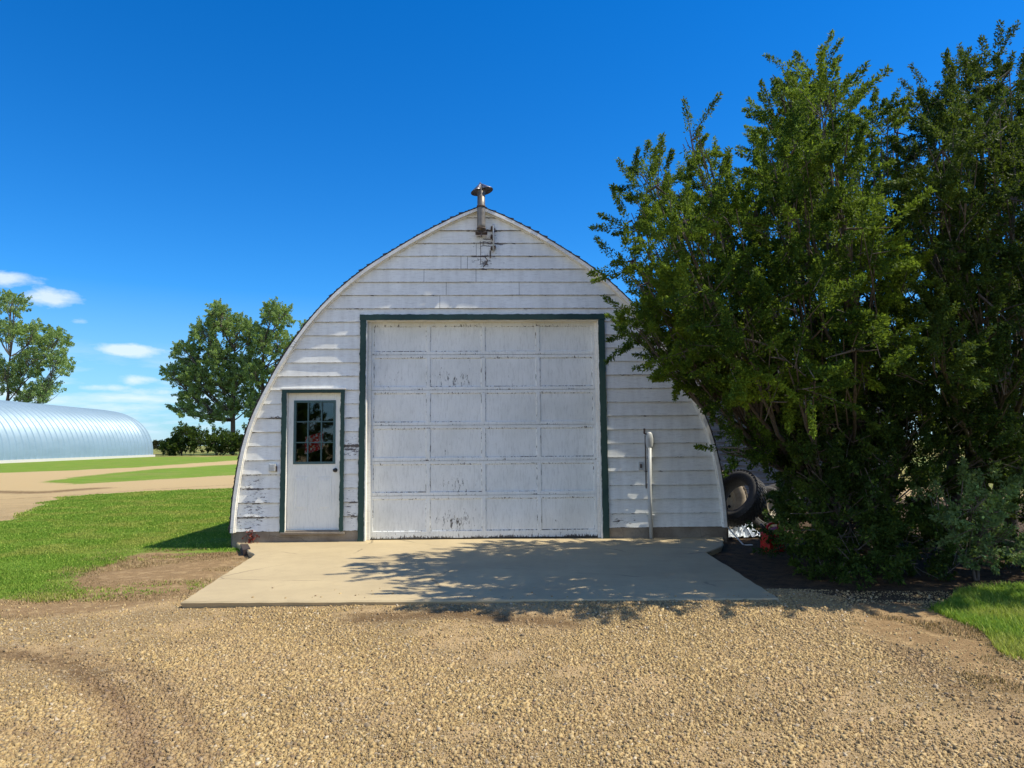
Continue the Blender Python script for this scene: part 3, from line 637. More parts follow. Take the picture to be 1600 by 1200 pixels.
# something red and white hanging behind the pane
cx_, cz_ = fac(492, 692, .3); cl_ = wallthing('hanging_cloth', cx_, .30, cz_, 'crumpled red and white cloth hanging behind the entry door window', 'cloth')
m, N = newmat('red_white_cloth'); o = N.obj(); c = N.mix(N.mr(N.noise(o, 22, 3, .6), .5, .56), (.6, .02, .03), (.75, .72, .75)); N.out(c, .8); M_CLOTH = m
B_ = MB(); B_.grid([[(x_, .03*math.sin(x_*40)+.02*math.sin(z_*50+x_*20)-.05, z_+.04*math.sin(x_*9)) for x_ in np.linspace(-.14, .14, 24)] for z_ in np.linspace(-.13, .13, 16)]); B_.build('cloth', M_CLOTH, cl_, True)

# ------------------------------------------------------------ foliage tools
def unit(v): return v/np.maximum(np.linalg.norm(v, axis=-1, keepdims=True), 1e-9)
def leaf_mesh(C, D, ln, wd):
    n = len(C); r_ = unit(rng.normal(size=(n, 3))); S_ = unit(np.cross(D, r_)); Nn = np.cross(S_, D)
    l = (ln*rng.uniform(.5, 1.35, n))[:, None]; w_ = (wd*rng.uniform(.6, 1.4, n))[:, None]
    V = np.stack([C, C+D*l*.5+S_*w_*.5+Nn*w_*.12, C+D*l, C+D*l*.5-S_*w_*.5+Nn*w_*.12], 1)
    return V.reshape(-1, 3), np.arange(n*4).reshape(-1, 4)
def blob_twigs(cen, rad, n, up=.5, ln=(.3, .65), shell=.35):
    d = unit(rng.normal(size=(n, 3))); rr_ = rng.uniform(shell, 1, n)[:, None]**.6
    b = cen+d*rad*rr_*.85
    D = unit(d*.8+np.array([0, 0, up])+rng.normal(size=(n, 3))*.45); l = rng.uniform(*ln, n)
    return b, D, l
def tubes_np(paths, n=5):  # list of (pts, radii)
    Vs = []; Qs = []; b = 0; ang = np.arange(n)*2*math.pi/n
    for pts, rad in paths:
        pts = np.asarray(pts, float); T = unit(np.gradient(pts, axis=0)); ref = np.array([.3, .9, .2]) if abs(T[0][2]) > .7 else np.array([0, 0, 1.])
        A_ = unit(np.cross(T, ref)); B_ = np.cross(T, A_)
        V = pts[:, None]+(A_[:, None]*np.cos(ang)[None, :, None]+B_[:, None]*np.sin(ang)[None, :, None])*np.asarray(rad)[:, None, None]
        m_ = len(pts); Vs.append(V.reshape(-1, 3)); i, j = np.meshgrid(np.arange(m_-1), np.arange(n), indexing='ij')
        Qs.append(np.stack([b+i*n+j, b+i*n+(j+1) % n, b+(i+1)*n+(j+1) % n, b+(i+1)*n+j], -1).reshape(-1, 4)); b += m_*n
    return np.concatenate(Vs), np.concatenate(Qs)
def curve(a, b, k=7, bend=.15, mid=None):
    a, b = np.asarray(a, float), np.asarray(b, float); t = np.linspace(0, 1, k)[:, None]; l = np.linalg.norm(b-a)
    c = (a+b)/2+np.array([0, 0, bend*l])*(-.4)+rng.normal(size=3)*l*.07 if mid is None else np.asarray(mid)
    return (1-t)**2*a+2*t*(1-t)*c+t*t*b+rng.normal(size=(k, 3))*l*.008*np.sin(t*math.pi)
def make_tree(name, label, cat, base, blobs, leaf, lmat, density, stems=4, up=.5, tw=(.3, .65), per=24, r0=.09, twig_r=.005, group=None, trunk_split=.25, shell=.35, lean=None, spray=.068, leader=False):
    """base point; blobs = [(centre, radii)] ; every blob is fed by its own limb"""
    base = np.array(base, float); root = empty(name, tuple(base)); tag(root, label, cat, group)
    paths = []; LV = []; LD = []
    H = max(c_[2]+r_[2] for c_, r_ in blobs)-base[2]
    heads = []
    for s_ in range(stems):
        a_ = rng.uniform(0, 6.28); off = np.array([math.cos(a_), math.sin(a_), 0])*rng.uniform(.02, .3 if stems > 1 else .03)*min(1, H/6)
        hgt = H*rng.uniform(.7, 1)*trunk_split; heads.append((base+off, base+off*2.2+np.array([0, 0, hgt])))
        paths.append((curve(base+off-np.array([0, 0, .1]), heads[-1][1], 6, 0), np.linspace(r0, r0*(.25 if leader else .7), 6)))
    for c_, r_ in blobs:
        c_ = np.array(c_, float); r_ = np.array(r_, float)
        h_ = min(heads, key=lambda q: np.linalg.norm((q[1]-c_)[:2])+rng.uniform(0, .5))
        st = h_[0]+(h_[1]-h_[0])*rng.uniform(.75, 1)
        if leader:
            hd_ = np.linalg.norm((c_-h_[0])[:2]); f_ = np.clip((c_[2]-base[2]-.8*hd_-.6)/(h_[1][2]-h_[0][2]), .3, .95); st = h_[0]+(h_[1]-h_[0])*f_
        l = np.linalg.norm(c_-st)
        mid = st*.45+c_*.55+np.array([0, 0, -.12*l]) + rng.normal(size=3)*.06*l if c_[2]-st[2] > 0 else None
        if mid is not None: mid[:2] = mid[:2]*.8+c_[:2]*.2
        cv = curve(st, c_+np.array([0, 0, r_[2]*.4]), 9, .1, mid); paths.append((cv, np.linspace(r0*(.26 if leader else .5), r0*.07, 9)))
        for q in range(7):
            i_ = rng.integers(4, 9); e = c_+unit(rng.normal(size=3)+np.array([0, 0, .5]))*r_*rng.uniform(.6, .95)
            paths.append((curve(cv[i_], e, 5, .05), np.linspace(r0*.16, twig_r*.8, 5)))
        n = max(4, int(density*(r_[0]*r_[2]+r_[0]*r_[1]+r_[1]*r_[2])/3))
        b, D, ll = blob_twigs(c_, r_, n, up, tw, shell)
        for q in range(0, n, 4): paths.append((np.array([b[q]-D[q]*ll[q]*.3, b[q]+D[q]*ll[q]*.4, b[q]+D[q]*ll[q]]), np.array([twig_r, twig_r*.8, twig_r*.3])))
        t = rng.beta(1.6, 1.1, (n, per)); sr = (spray*rng.uniform(.6, 1.3, n))[:, None]*(1.05-.75*t)
        rad_ = unit(rng.normal(size=(n, per, 3)))*rng.uniform(.1, 1, (n, per, 1))**.5
        C = b[:, None]+D[:, None]*(ll[:, None]*t)[..., None]+rad_*sr[..., None]
        LD_ = unit(D[:, None]*.55+rad_*.6+rng.normal(size=(n, per, 3))*.45)
        LV.append(C.reshape(-1, 3)); LD.append(LD_.reshape(-1, 3))
    V, Q_ = tubes_np(paths); link('trunk', mesh_np('trunk', V-base, Q_, M_BARK, True), root)
    C = np.concatenate(LV); D = np.concatenate(LD); keep = C[:, 2] > .02; C, D = C[keep], D[keep]
    V, Q_ = leaf_mesh(C-base, D, *leaf); link('crown', mesh_np('crown', V, Q_, lmat), root)
    return root, len(C)
def pb(px, py, rx, rz, Ys, ry=.55, jit=0.0):
    out = []
    for Y in Ys:
        c_ = at(px+random.uniform(-jit, jit), py+random.uniform(-jit, jit), Y); k_ = Y/F*random.uniform(.72, 1.0)
        out.append((c_, (rx*k_, ry, rz*k_)))
    return out
def blobs_of(lst, Ys, ry=.6, jit=14): return [b for q in lst for b in pb(*q[:4], q[4] if len(q) > 4 else Ys, ry, jit)]

random.seed(3)
# near tree group at the right
tA = [(1152, 702, 28, 12, (8.0,)), (1190, 715, 26, 26, (8.3,)), (1030, 440, 40, 26, (7.9, 8.7)), (1062, 500, 52, 42, (7.8, 8.8)), (1008, 505, 40, 24, (8.2,)), (1095, 560, 52, 42, (7.8, 8.8)), (1125, 605, 40, 30, (8.1,)), (1070, 520, 50, 40, (7.6, 8.6)), (1040, 545, 26, 16, (8.1,)), (1150, 610, 40, 34, (7.8, 8.8)), (1130, 520, 60, 50), (1210, 700, 30, 40, (8.4,)), (1012, 295, 48, 45, (7.9, 8.7)), (1078, 238, 32, 42, (8.2,)), (1110, 300, 42, 55, (7.9, 8.9)), (995, 405, 42, 14, (8.2,)), (1000, 350, 32, 30, (8.3,)), (1055, 370, 50, 42), (1135, 375, 50, 60), (1040, 470, 45, 36, (7.9, 8.8)), (1000, 520, 32, 18, (8.1,)),
      (1105, 470, 62, 60), (1065, 560, 42, 30, (7.9, 8.7)), (1165, 555, 62, 65), (1125, 635, 26, 14, (8.2,)), (1185, 470, 62, 80), (1195, 640, 34, 40, (8.2, 9.)), (1130, 610, 40, 30, (8.2,)), (1175, 340, 36, 40, (8.3,))]
tB = [(1262, 128, 40, 32, (8.4,)), (1215, 180, 34, 42, (8.5, 9.4)), (1290, 190, 42, 52), (1225, 255, 46, 50), (1300, 290, 60, 60), (1345, 200, 22, 52, (8.6,)), (1395, 215, 22, 50, (9.0,)), (1230, 350, 66, 65), (1310, 380, 72, 72), (1260, 470, 80, 75), (1370, 430, 62, 80, (7.4, 9.2)), (1385, 310, 26, 40, (9.4,)), (1330, 560, 88, 80), (1230, 590, 66, 70), (1390, 560, 60, 80, (8., 9.8))]
tC = [(1480, 165, 34, 52, (8.2, 9.2)), (1530, 120, 34, 42, (8.4,)), (1590, 135, 36, 48, (8., 9.)), (1465, 250, 46, 56), (1545, 220, 60, 66), (1620, 260, 60, 80), (1470, 350, 62, 76), (1570, 350, 80, 90), (1440, 450, 60, 66, (7.6, 9.4)), (1530, 480, 90, 90), (1640, 470, 80, 110), (1460, 580, 80, 80), (1570, 620, 90, 90), (1700, 300, 80, 130), (1720, 560, 90, 140), (1800, 420, 90, 150)]
nl = 0
_, n_ = make_tree('broadleaf_tree', 'leafy tree leaning its branches over the right end of the garage', 'tree', G(1300, 868), blobs_of(tA, (6.9, 7.9, 9.0)), (.037, .0165), M_LEAF, 140, 4, .4, (.2, .45), 230, .085); nl += n_
_, n_ = make_tree('broadleaf_tree', 'tall bushy tree second from the garage with an upright ragged top', 'tree', G(1370, 862), blobs_of(tB, (6.75, 8.2, 9.8)), (.037, .0165), M_LEAF, 170, 5, .55, (.2, .48), 230, .085); nl += n_
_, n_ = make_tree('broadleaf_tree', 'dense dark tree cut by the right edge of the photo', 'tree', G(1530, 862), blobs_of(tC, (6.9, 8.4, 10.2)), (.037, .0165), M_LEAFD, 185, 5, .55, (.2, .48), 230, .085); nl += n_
sD = [(1250, 800, 40, 60, (10.2,)), (1320, 810, 60, 70, (10.4,)), (1400, 810, 60, 70, (10.6,)), (1490, 800, 60, 80, (10.4,)), (1580, 800, 60, 80, (10.4,)), (1215, 850, 26, 18, (9.3,)), (1250, 690, 46, 40), (1430, 650, 60, 60), (1500, 670, 70, 60), (1370, 650, 60, 60), (1238, 755, 18, 30, (9.0,)), (1560, 700, 60, 60), (1265, 715, 50, 60), (1330, 700, 80, 80), (1300, 800, 80, 70), (1262, 800, 30, 40, (9.2,)), (1400, 760, 80, 90), (1340, 880, 70, 40, (7.6, 8.2)), (1440, 860, 70, 60, (7.6, 8.4)), (1290, 880, 34, 30, (8.2, 9.))]
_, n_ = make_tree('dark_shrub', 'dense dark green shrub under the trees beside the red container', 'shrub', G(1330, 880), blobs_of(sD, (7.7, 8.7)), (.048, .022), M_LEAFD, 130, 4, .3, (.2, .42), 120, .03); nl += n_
sE = [(1530, 800, 42, 50), (1555, 850, 40, 40, (7.5, 8.)), (1500, 860, 46, 40, (7.5, 8.)), (1545, 760, 28, 30, (7.4,)), (1480, 790, 30, 30, (7.2,))]
_, n_ = make_tree('pale_shrub', 'grey green shrub catching light at the foot of the rightmost tree', 'shrub', G(1530, 905), blobs_of(sE, (7.0, 7.7), .35), (.045, .02), M_LEAFG, 150, 3, .5, (.15, .3), 110, .02); nl += n_
sF = [(1640, 760, 80, 110, (8., 9.)), (1700, 850, 80, 80, (8., 8.8)), (1590, 700, 60, 60, (8.6,)), (1480, 720, 70, 70, (8.8,)), (1610, 870, 50, 40, (8.2,))]
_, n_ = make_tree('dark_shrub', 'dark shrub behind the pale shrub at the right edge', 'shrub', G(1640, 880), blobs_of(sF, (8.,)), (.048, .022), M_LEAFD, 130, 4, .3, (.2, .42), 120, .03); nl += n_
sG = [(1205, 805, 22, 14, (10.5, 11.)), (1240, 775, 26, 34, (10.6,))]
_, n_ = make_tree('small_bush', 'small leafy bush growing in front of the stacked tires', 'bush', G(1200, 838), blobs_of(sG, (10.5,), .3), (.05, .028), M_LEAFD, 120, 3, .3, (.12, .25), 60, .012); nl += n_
# background screen of shrubs further back closes the gaps
# far trees
def far_tree(label, base, lst, Y, mat=None, leaf=(.22, .15), dens=8.5, name='poplar_tree', cat='tree', group='distant poplars', stems=1, r0=.32, up=.5, depth=(-2.5, 0, 2.5), tw=(.6, 1.3), per=80, split=.85, leader=True):
    bl = []
    for q in lst:
        for dy in depth: bl += pb(q[0], q[1], q[2]*.8, q[3]*.8, (Y+dy,), 1.5, 5)
    return make_tree(name, label, cat, base, bl, leaf, mat or M_LEAFP, dens, stems, up, tw, per, r0, .02, group, split, .25, None, .42, leader)
tL = [(20, 478, 24, 22), (10, 520, 34, 30), (55, 520, 32, 30), (88, 535, 22, 34), (95, 575, 20, 24), (45, 570, 36, 30), (10, 590, 34, 36), (80, 612, 24, 16), (-40, 530, 40, 50), (-50, 600, 44, 40), (50, 620, 40, 20), (-20, 470, 26, 24)]
far_tree('tall grey green poplar rising behind the steel shed at the left edge', at(8, 706, 92)*np.array([1, 1, 0]), tL, 92)
tM = [(388, 575, 24, 40), (392, 625, 24, 26), (345, 600, 30, 30), (300, 585, 30, 26), (330, 560, 26, 26), (395, 520, 18, 30), (300, 620, 26, 18), (350, 505, 26, 34), (320, 520, 30, 30), (290, 555, 30, 30), (275, 585, 20, 22), (345, 560, 36, 34), (310, 600, 34, 26), (372, 520, 24, 36), (280, 640, 22, 12), (320, 645, 32, 20), (370, 600, 28, 30), (355, 640, 24, 20), (338, 490, 14, 20)]
far_tree('tall poplar with a bare dark trunk left of the garage', at(362, 706, 122)*np.array([1, 1, 0]), tM, 122, r0=.5, leaf=(.26, .18), dens=7.5, tw=(.8, 1.7))
tN = [(425, 490, 22, 26), (445, 500, 20, 24), (440, 540, 30, 34), (410, 540, 26, 34), (400, 590, 28, 32), (440, 590, 30, 36), (470, 560, 30, 40), (395, 640, 22, 22), (430, 650, 40, 30), (500, 600, 36, 50), (480, 520, 18, 20)]
far_tree('poplar partly hidden behind the curved left side of the garage', at(410, 706, 120)*np.array([1, 1, 0]), tN, 120, r0=.46, leaf=(.26, .18), dens=7.5, tw=(.8, 1.7))
bW = [(276, 692, 11, 12), (292, 682, 16, 20), (310, 688, 22, 20), (338, 690, 20, 22), (365, 690, 20, 24), (395, 688, 26, 26), (425, 690, 26, 26), (270, 700, 20, 9), (330, 675, 14, 16)]
for i_, (lab, sl) in enumerate((('low dark bush beside the right end of the steel shed', slice(0, 2)), ('dark bushy thicket around the poplar trunk', slice(2, 5)), ('dark bush touching the left edge of the garage', slice(5, 8)))):
    lst = bW[sl]; x_ = sum(q[0] for q in lst)/len(lst)
    far_tree(lab, at(x_, 712, 107)*np.array([1, 1, 0]), lst, 107, M_LEAFD, (.26, .2), 14, 'dark_bush', 'bush', 'dark bushes beyond the lawn', 3, .08, .3, (-1.2, 0, 1.2), (.5, 1.2), 40, .2, False)
far_tree('yellowing brush in the gap between the steel shed and the dark bushes', at(256, 705, 125)*np.array([1, 1, 0]), [(246, 696, 9, 8), (260, 699, 12, 7), (276, 700, 14, 7), (236, 698, 8, 6)], 125, M_LEAFO, (.25, .2), 14, 'yellow_brush', 'brush', None, 3, .06, .3, (0, 1.5), (.3, .7), 40, .2, False)

tR = [(at(800-sx_, 400, 14.0)*np.array([1, -1, 0])+np.array([0, 0, zz_]), (r_*1.2, 1.3, r_)) for sx_, zz_, r_ in ((0, 0, 0),)][:0]
for x_, z_, r_ in ((-12.5, 1.2, 1.4), (-10.6, 1.0, 1.3), (-8.8, .9, 1.1), (-7.2, .8, .9), (-12, 3.2, 1.5), (-10.6, 2.9, 1.2), (-13, 5, 1.5), (-11, 5, 1.3), (-9.4, 4.7, .8), (-9.5, 3.2, .9), (-8.4, 2.4, .8), (-10, 4.2, .9), (-9.2, 2.2, .9), (-11.3, 1.9, 1.1)): tR.append(((x_, -14+rng.uniform(-1, 1), z_), (r_, 1.2, r_)))
make_tree('broadleaf_tree', 'dark leafy yard tree whose reflection shows in the entry door window', 'tree', (-11.5, -14, 0), tR, (.16, .1), M_LEAFD, 45, 2, .4, (.4, .8), 70, .16, spray=.2)
# ------------------------------------------------------------ steel arched shed far left
qa, qb = G(0, 724), G(240, 713.5); ax_ = unit((qb-qa)[:2]); pn_ = np.array([-ax_[1], ax_[0]])
if pn_[1] < 0: pn_ = -pn_
HS, WS = 6.3, 7.0; LN = float((qb-qa)[:2]@ax_); ext = 26.0
sh = empty('steel_shed', (qb[0], qb[1], 0), math.atan2(ax_[1], ax_[0])); tag(sh, 'long arched shed of pale ribbed steel on grass at far left', 'steel shed')
per_ = 1.05; xs_ = np.arange(-(LN+ext), .001, per_/10)
na = 44; an = np.linspace(0, math.pi, na)
V = []
for x_ in xs_:
    o_ = .15*math.sin(x_*2*math.pi/per_)*(1 if x_ < -2.4 else .6)
    for a_ in an:
        y_ = WS-(WS+o_)*math.copysign(abs(math.cos(a_))**.92, math.cos(a_)); z_ = .25+(HS-.25+o_)*math.sin(a_)**.86
        V.append((x_, y_, z_))
i, j = np.meshgrid(np.arange(len(xs_)-1), np.arange(na-1), indexing='ij')
Q_ = np.stack([i*na+j, (i+1)*na+j, (i+1)*na+j+1, i*na+j+1], -1).reshape(-1, 4)
link('arched_shell', mesh_np('arched_shell', V, Q_, M_GALV, True), sh)
B_ = MB(); B_.box(-(LN+ext), .15, -.15, .3, -.1, .28); B_.build('footing', simple('pale_footing', (.62, .60, .55), .9), sh)
B_ = MB(); B_.add([(0-.02, WS-WS*math.cos(a_)*.99, .25+(HS-.3)*math.sin(a_)**.86) for a_ in an], [tuple(range(na))]); B_.build('end_wall', M_GALV, sh)

# ------------------------------------------------------------ weathered shed behind, tires and litter
s0, s1 = at(1010, 700, 15.5), at(1390, 700, 15.5); zt_ = at(1150, 606, 15.5)[2]
ws = empty('weathered_shed', ((s0[0]+s1[0])/2, 15.5, 0)); tag(ws, 'grey weathered clapboard shed in shade behind the trees', 'shed'); hw_ = (s1[0]-s0[0])/2
B_ = MB(); z_ = 0.1
while z_ < zt_:
    n = 30; xs2 = np.linspace(-hw_, hw_, n)
    B_.grid([[(x, .03, z_) for x in xs2], [(x, -.004+.004*wob(x*2, z_*5), z_+.004*wob(x, z_*9)) for x in xs2], [(x, .02, z_+.125) for x in xs2]]); z_ += .125
B_.build('board_wall', M_OLD, ws)
B_ = MB(); B_.box(-hw_, hw_, .03, 4, 0, zt_); B_.build('wall_core', M_DARK, ws)
B_ = MB(); B_.add([(-hw_-.2, -.3, zt_-.05), (hw_+.2, -.3, zt_-.05), (hw_+.2, 2.1, zt_+.75), (-hw_-.2, 2.1, zt_+.75), (-hw_-.2, 4.4, zt_-.05), (hw_+.2, 4.4, zt_-.05), (-hw_-.2, -.3, zt_), (hw_+.2, -.3, zt_), (hw_+.2, 2.1, zt_+.82), (-hw_-.2, 2.1, zt_+.82), (-hw_-.2, 4.4, zt_), (hw_+.2, 4.4, zt_)],
      [(0, 1, 2, 3), (3, 2, 5, 4), (6, 9, 8, 7), (9, 10, 11, 8), (0, 6, 7, 1), (4, 5, 11, 10), (0, 3, 9, 6), (3, 4, 10, 9), (1, 7, 8, 2), (2, 8, 11, 5)]); B_.build('roof', M_SHINGLE, ws)
def tyre(label, loc, rot, rad, wd, mat, rim=True, rimmat=None, lugs=True):
    root = empty('tire', tuple(loc)); root.rotation_euler = rot; tag(root, label, 'tire', None)
    ri = rad*.60; w2 = wd/2
    B_ = MB(); B_.lathe([(ri, -w2*.7), (ri*1.08, -w2*.95), (rad*.86, -w2*1.05), (rad*.955, -w2*.9), (rad*.975, -w2*.5), (rad*.975, w2*.5), (rad*.955, w2*.9), (rad*.86, w2*1.05), (ri*1.08, w2*.95), (ri, w2*.7), (ri*.98, 0)], 56, None, True)
    B_.build('tyre', mat, root, True)
    if lugs:
        T = MB(); nl_ = 44
        for i_ in range(nl_):
            for (za, zb, ph) in ((-w2*.97, -w2*.45, 0), (-w2*.4, -w2*.02, .5), (w2*.04, w2*.42, 0.1), (w2*.47, w2*.97, .6)):
                a0 = 2*math.pi*(i_+ph)/nl_; da = 2*math.pi/nl_*.36
                V = [(r_*math.cos(a), r_*math.sin(a), z) for z, sk in ((za, 0), (zb, da*.8)) for a in (a0-da+sk, a0+da+sk) for r_ in (rad*.965, rad*1.0)]
                T.add(V, [(0, 1, 3, 2), (4, 6, 7, 5), (0, 4, 5, 1), (2, 3, 7, 6), (0, 2, 6, 4), (1, 5, 7, 3)])
        T.build('tread', mat, root)
    if rim:
        B_ = MB(); B_.lathe([(ri*1.04, w2*.72), (ri*.97, w2*.76), (ri*.93, w2*.35), (ri*.9, w2*.2), (ri*.62, w2*.32), (ri*.42, w2*.22), (ri*.42, -w2*.2), (ri*.9, -w2*.1), (ri*.97, -w2*.7)], 40); rm = B_.build('rim', rimmat or M_RIM, root, True)
        for i_ in range(8):
            B_ = MB(); a = 2*math.pi*(i_+.4)/8; B_.lathe([(.0001, .004), (ri*.085, .003), (ri*.085, -.01)], 10, Matrix.Translation((ri*.74*math.cos(a), ri*.74*math.sin(a), w2*.30)))
            B_.build('rim_hole', M_BLACK, rm)
    return root
c1 = at(1119, 782, 12.0); tyre('dusty truck tire with a cream rim leaning behind the garage corner', c1, (R(80), 0, R(-8)), .50, .24, M_TYREO, True, M_RIM)
c2 = at(1152, 778, 11.3); tyre('black knobby tire leaning against the cream rimmed wheel', c2, Vector((-.70, -.50, .50)).to_track_quat('Z', 'Y').to_euler(), .44, .26, M_TYRE, False)
c3 = at(1197, 795, 12.6); tyre('plain black tire standing in deep shade right of the knobby tire', c3, (R(85), 0, R(12)), .40, .2, M_TYRE, False, lugs=False)
c4 = at(1218, 792, 12.9); tyre('tire with pale rim farthest right in the shaded row', c4, (R(84), 0, R(5)), .42, .2, M_TYRE, True, M_RIM, lugs=False)
# crumpled plastic
p0 = G(1158, 835); pl_ = empty('plastic_sheet', tuple(p0)); tag(pl_, 'crumpled white and bluish plastic sheet on the ground at the garage corner', 'plastic sheet')
nx_, ny2 = 34, 26; rs = np.random.default_rng(4); hm = rs.normal(size=(ny2, nx_))
for _ in range(2): hm = (hm+np.roll(hm, 1, 0)+np.roll(hm, 1, 1)+np.roll(hm, -1, 0))/4
hm = np.abs(hm)/np.abs(hm).max()
B_ = MB(); B_.grid([[((i_/nx_-.5)*.75+hm[j_, i_]*.03, (j_/ny2-.5)*1.1, .02+hm[j_, i_]*.26*math.sin(math.pi*(i_+.5)/nx_)*math.sin(math.pi*(j_+.5)/ny2)**.5) for i_ in range(nx_)] for j_ in range(ny2)]); B_.build('sheet', M_PLASTIC, pl_)
# red jerrycan in the shade
p1 = G(1208, 862); jc = empty('fuel_can', tuple(p1), R(25)); tag(jc, 'red plastic container standing in dark shade beside the apron', 'container')
B_ = MB(); V = []
B_.add([(-.15, -.09, 0), (.15, -.09, 0), (.15, .09, 0), (-.15, .09, 0), (-.15, -.09, .27), (.15, -.09, .33), (.15, .09, .33), (-.15, .09, .27)], [(3, 2, 1, 0), (4, 5, 6, 7), (0, 1, 5, 4), (1, 2, 6, 5), (2, 3, 7, 6), (3, 0, 4, 7)]); B_.build('can_body', M_RED, jc, bevel=.025)
B_ = MB(); B_.tube([(-.1, 0, .27), (-.1, 0, .33), (-.04, 0, .375), (.06, 0, .385), (.11, 0, .37), (.11, 0, .31)], .018, 8); B_.build('handle', M_RED, jc, True)
B_ = MB(); B_.tube([(-.13, 0, .27), (-.15, 0, .32), (-.2, 0, .38)], [.03, .026, .015], 10); B_.build('spout', M_BLACK, jc, True)
# loose cable at the corner
e0 = O+ux*(xc+hwb-.01)-ny_*.0+np.array([0, 0, Z0]); B_ = MB(); B_.tube([e0+np.array([0, -.03, .02])]+[e0+np.array([.03+.035*t, -.05-.05*t, -.04-.05*t]) for t in range(0, 5)]+[np.array([e0[0]+.25, e0[1]-.4, .02])], .011, 6); cb = B_.build('loose_cable', M_CONDUIT); tag(cb, 'loose pale cable hanging off the right corner of the garage', 'cable')
# dark stake at left corner with timber, red-leaved plant
q = G(372, 868); tb = MB(); tb.box(-.05, .05, -.3, .3, -.02, .09, .012); o_ = tb.build('rotten_timber', simple('rotten_wood', (.05, .035, .028), .95), bevel=.008, loc=(q[0], q[1]+.25, 0), rot=(0, 0, R(24))); tag(o_, 'dark rotten timber lying along the notch at the left end of the apron', 'timber')
q = np.array([*(O+ux*fac(392, 840)[0])[:2], SLZ]); rp = empty('red_plant', (q[0], q[1]-.03, SLZ)); tag(rp, 'small plant with dark red leaves against the foundation left of the entry door', 'plant')
n = 70; C = rng.normal(size=(n, 3))*np.array([.06, .015, .06])+np.array([.02, -.02, .08]); C[:, 2] = np.clip(C[:, 2], 0.005, .2); V, Q_ = leaf_mesh(C, unit(rng.normal(size=(n, 3))), .035, .03); link('leaves', mesh_np('leaves', V, Q_, M_REDLEAF), rp)
V, Q_ = tubes_np([(curve((0, 0, 0), (rng.uniform(-.08, .1), -.02, .15), 5), np.linspace(.004, .002, 5)) for _ in range(5)]); link('stem', mesh_np('stem', V, Q_, M_BARK), rp)

# ------------------------------------------------------------ gravel, grass, weeds
def in_poly_s(poly, X, Y): return sdf(poly, X, Y)
def vnoise(X, Y, s, seed):
    r_ = np.random.default_rng(seed); ph = r_.uniform(0, 6.28, (6, 2)); k_ = r_.normal(size=(6, 2))*s
    return sum(np.sin(X*k_[i, 0]+Y*k_[i, 1]+ph[i, 0]) for i in range(6))/3.4
n = 620000; Yp = 3.0+4.3*rng.random(n)**1.25; Xp = (rng.random(n)*2-1)*(.76*Yp+.15)
ok = (sdf(slabw, Xp, Yp) < -.003) & (sdf(g4, Xp, Yp) < .02) & (sdf(g1, Xp, Yp) < .0)
sp = vnoise(Xp, Yp, 1.6, 3)*.5+vnoise(Xp, Yp, 5, 4)*.35
dd = np.maximum(sdf(dirtp[0], Xp, Yp), sdf(dirtp[1], Xp, Yp)); fine_ = np.clip((sp+.2)*2.0, 0, 1); trk0 = track_f(Xp, Yp); ok &= rng.random(n) < np.clip(.85-.72*fine_-.45*trk0, .1, 1)*np.where(dd > 0, .22, 1)
ok &= ~((sdf(dirtp[2], Xp, Yp) > .3) & (rng.random(n) < .8))
Xp, Yp = Xp[ok], Yp[ok]; n = len(Xp)
sz = .0018+.0020*rng.random(n)+.0085*rng.random(n)**8
cub = np.array([(x, y, z) for x in (-1, 1) for y in (-1, 1) for z in (-1, 1)], float)
V = cub[None]*rng.uniform(.45, 1.1, (n, 8, 1))*np.stack([sz*rng.uniform(.8, 1.5, n), sz, sz*rng.uniform(.7, 1.1, n)], 1)[:, None]
a_ = rng.uniform(0, 6.28, n); ca, sa = np.cos(a_)[:, None], np.sin(a_)[:, None]; V = np.stack([V[..., 0]*ca-V[..., 1]*sa, V[..., 0]*sa+V[..., 1]*ca, V[..., 2]], -1)
tl = rng.normal(size=n)[:, None]*.35; V[..., 2] += V[..., 0]*tl
trk = track_f(Xp, Yp)
V += np.stack([Xp, Yp, .003+gh(Xp, Yp)], 1)[:, None]
fq = np.array([(0, 1, 3, 2), (4, 6, 7, 5), (0, 4, 5, 1), (2, 3, 7, 6), (1, 5, 7, 3)]); Q_ = (np.arange(n)*8)[:, None, None]+fq[None]
m, N = newmat('gravel_stone'); gi = N.n('ShaderNodeNewGeometry'); rnd = gi.outputs['Random Per Island']
cr = N.n('ShaderNodeValToRGB', {0: rnd}); el_ = cr.color_ramp.elements; el_[0].color = (.20, .13, .065, 1); el_[1].position = 1; el_[1].color = (.60, .50, .34, 1)
for p_, c_ in ((.25, (.33, .225, .09, 1)), (.6, (.41, .295, .125, 1)), (.85, (.50, .37, .175, 1)), (.95, (.20, .15, .09, 1))): e_ = el_.new(p_); e_.color = c_
c = N.mix(N.math('MULTIPLY', N.attr('trk'), .9), cr.outputs[0], (.18, .11, .06)); c = N.mix(N.mr(N.noise(gi.outputs['Position'], 1.3, 4), .45, .7, 0, .35), c, (.40, .28, .15))
N.out(c, .85); M_STONE = m
gv = link('gravel', mesh_np('gravel', V, Q_.reshape(-1, 4), M_STONE, False, {'trk': np.repeat(trk, 8)})); tag(gv, 'loose tan gravel spread over the yard in front of the apron', 'gravel', None, 'stuff')

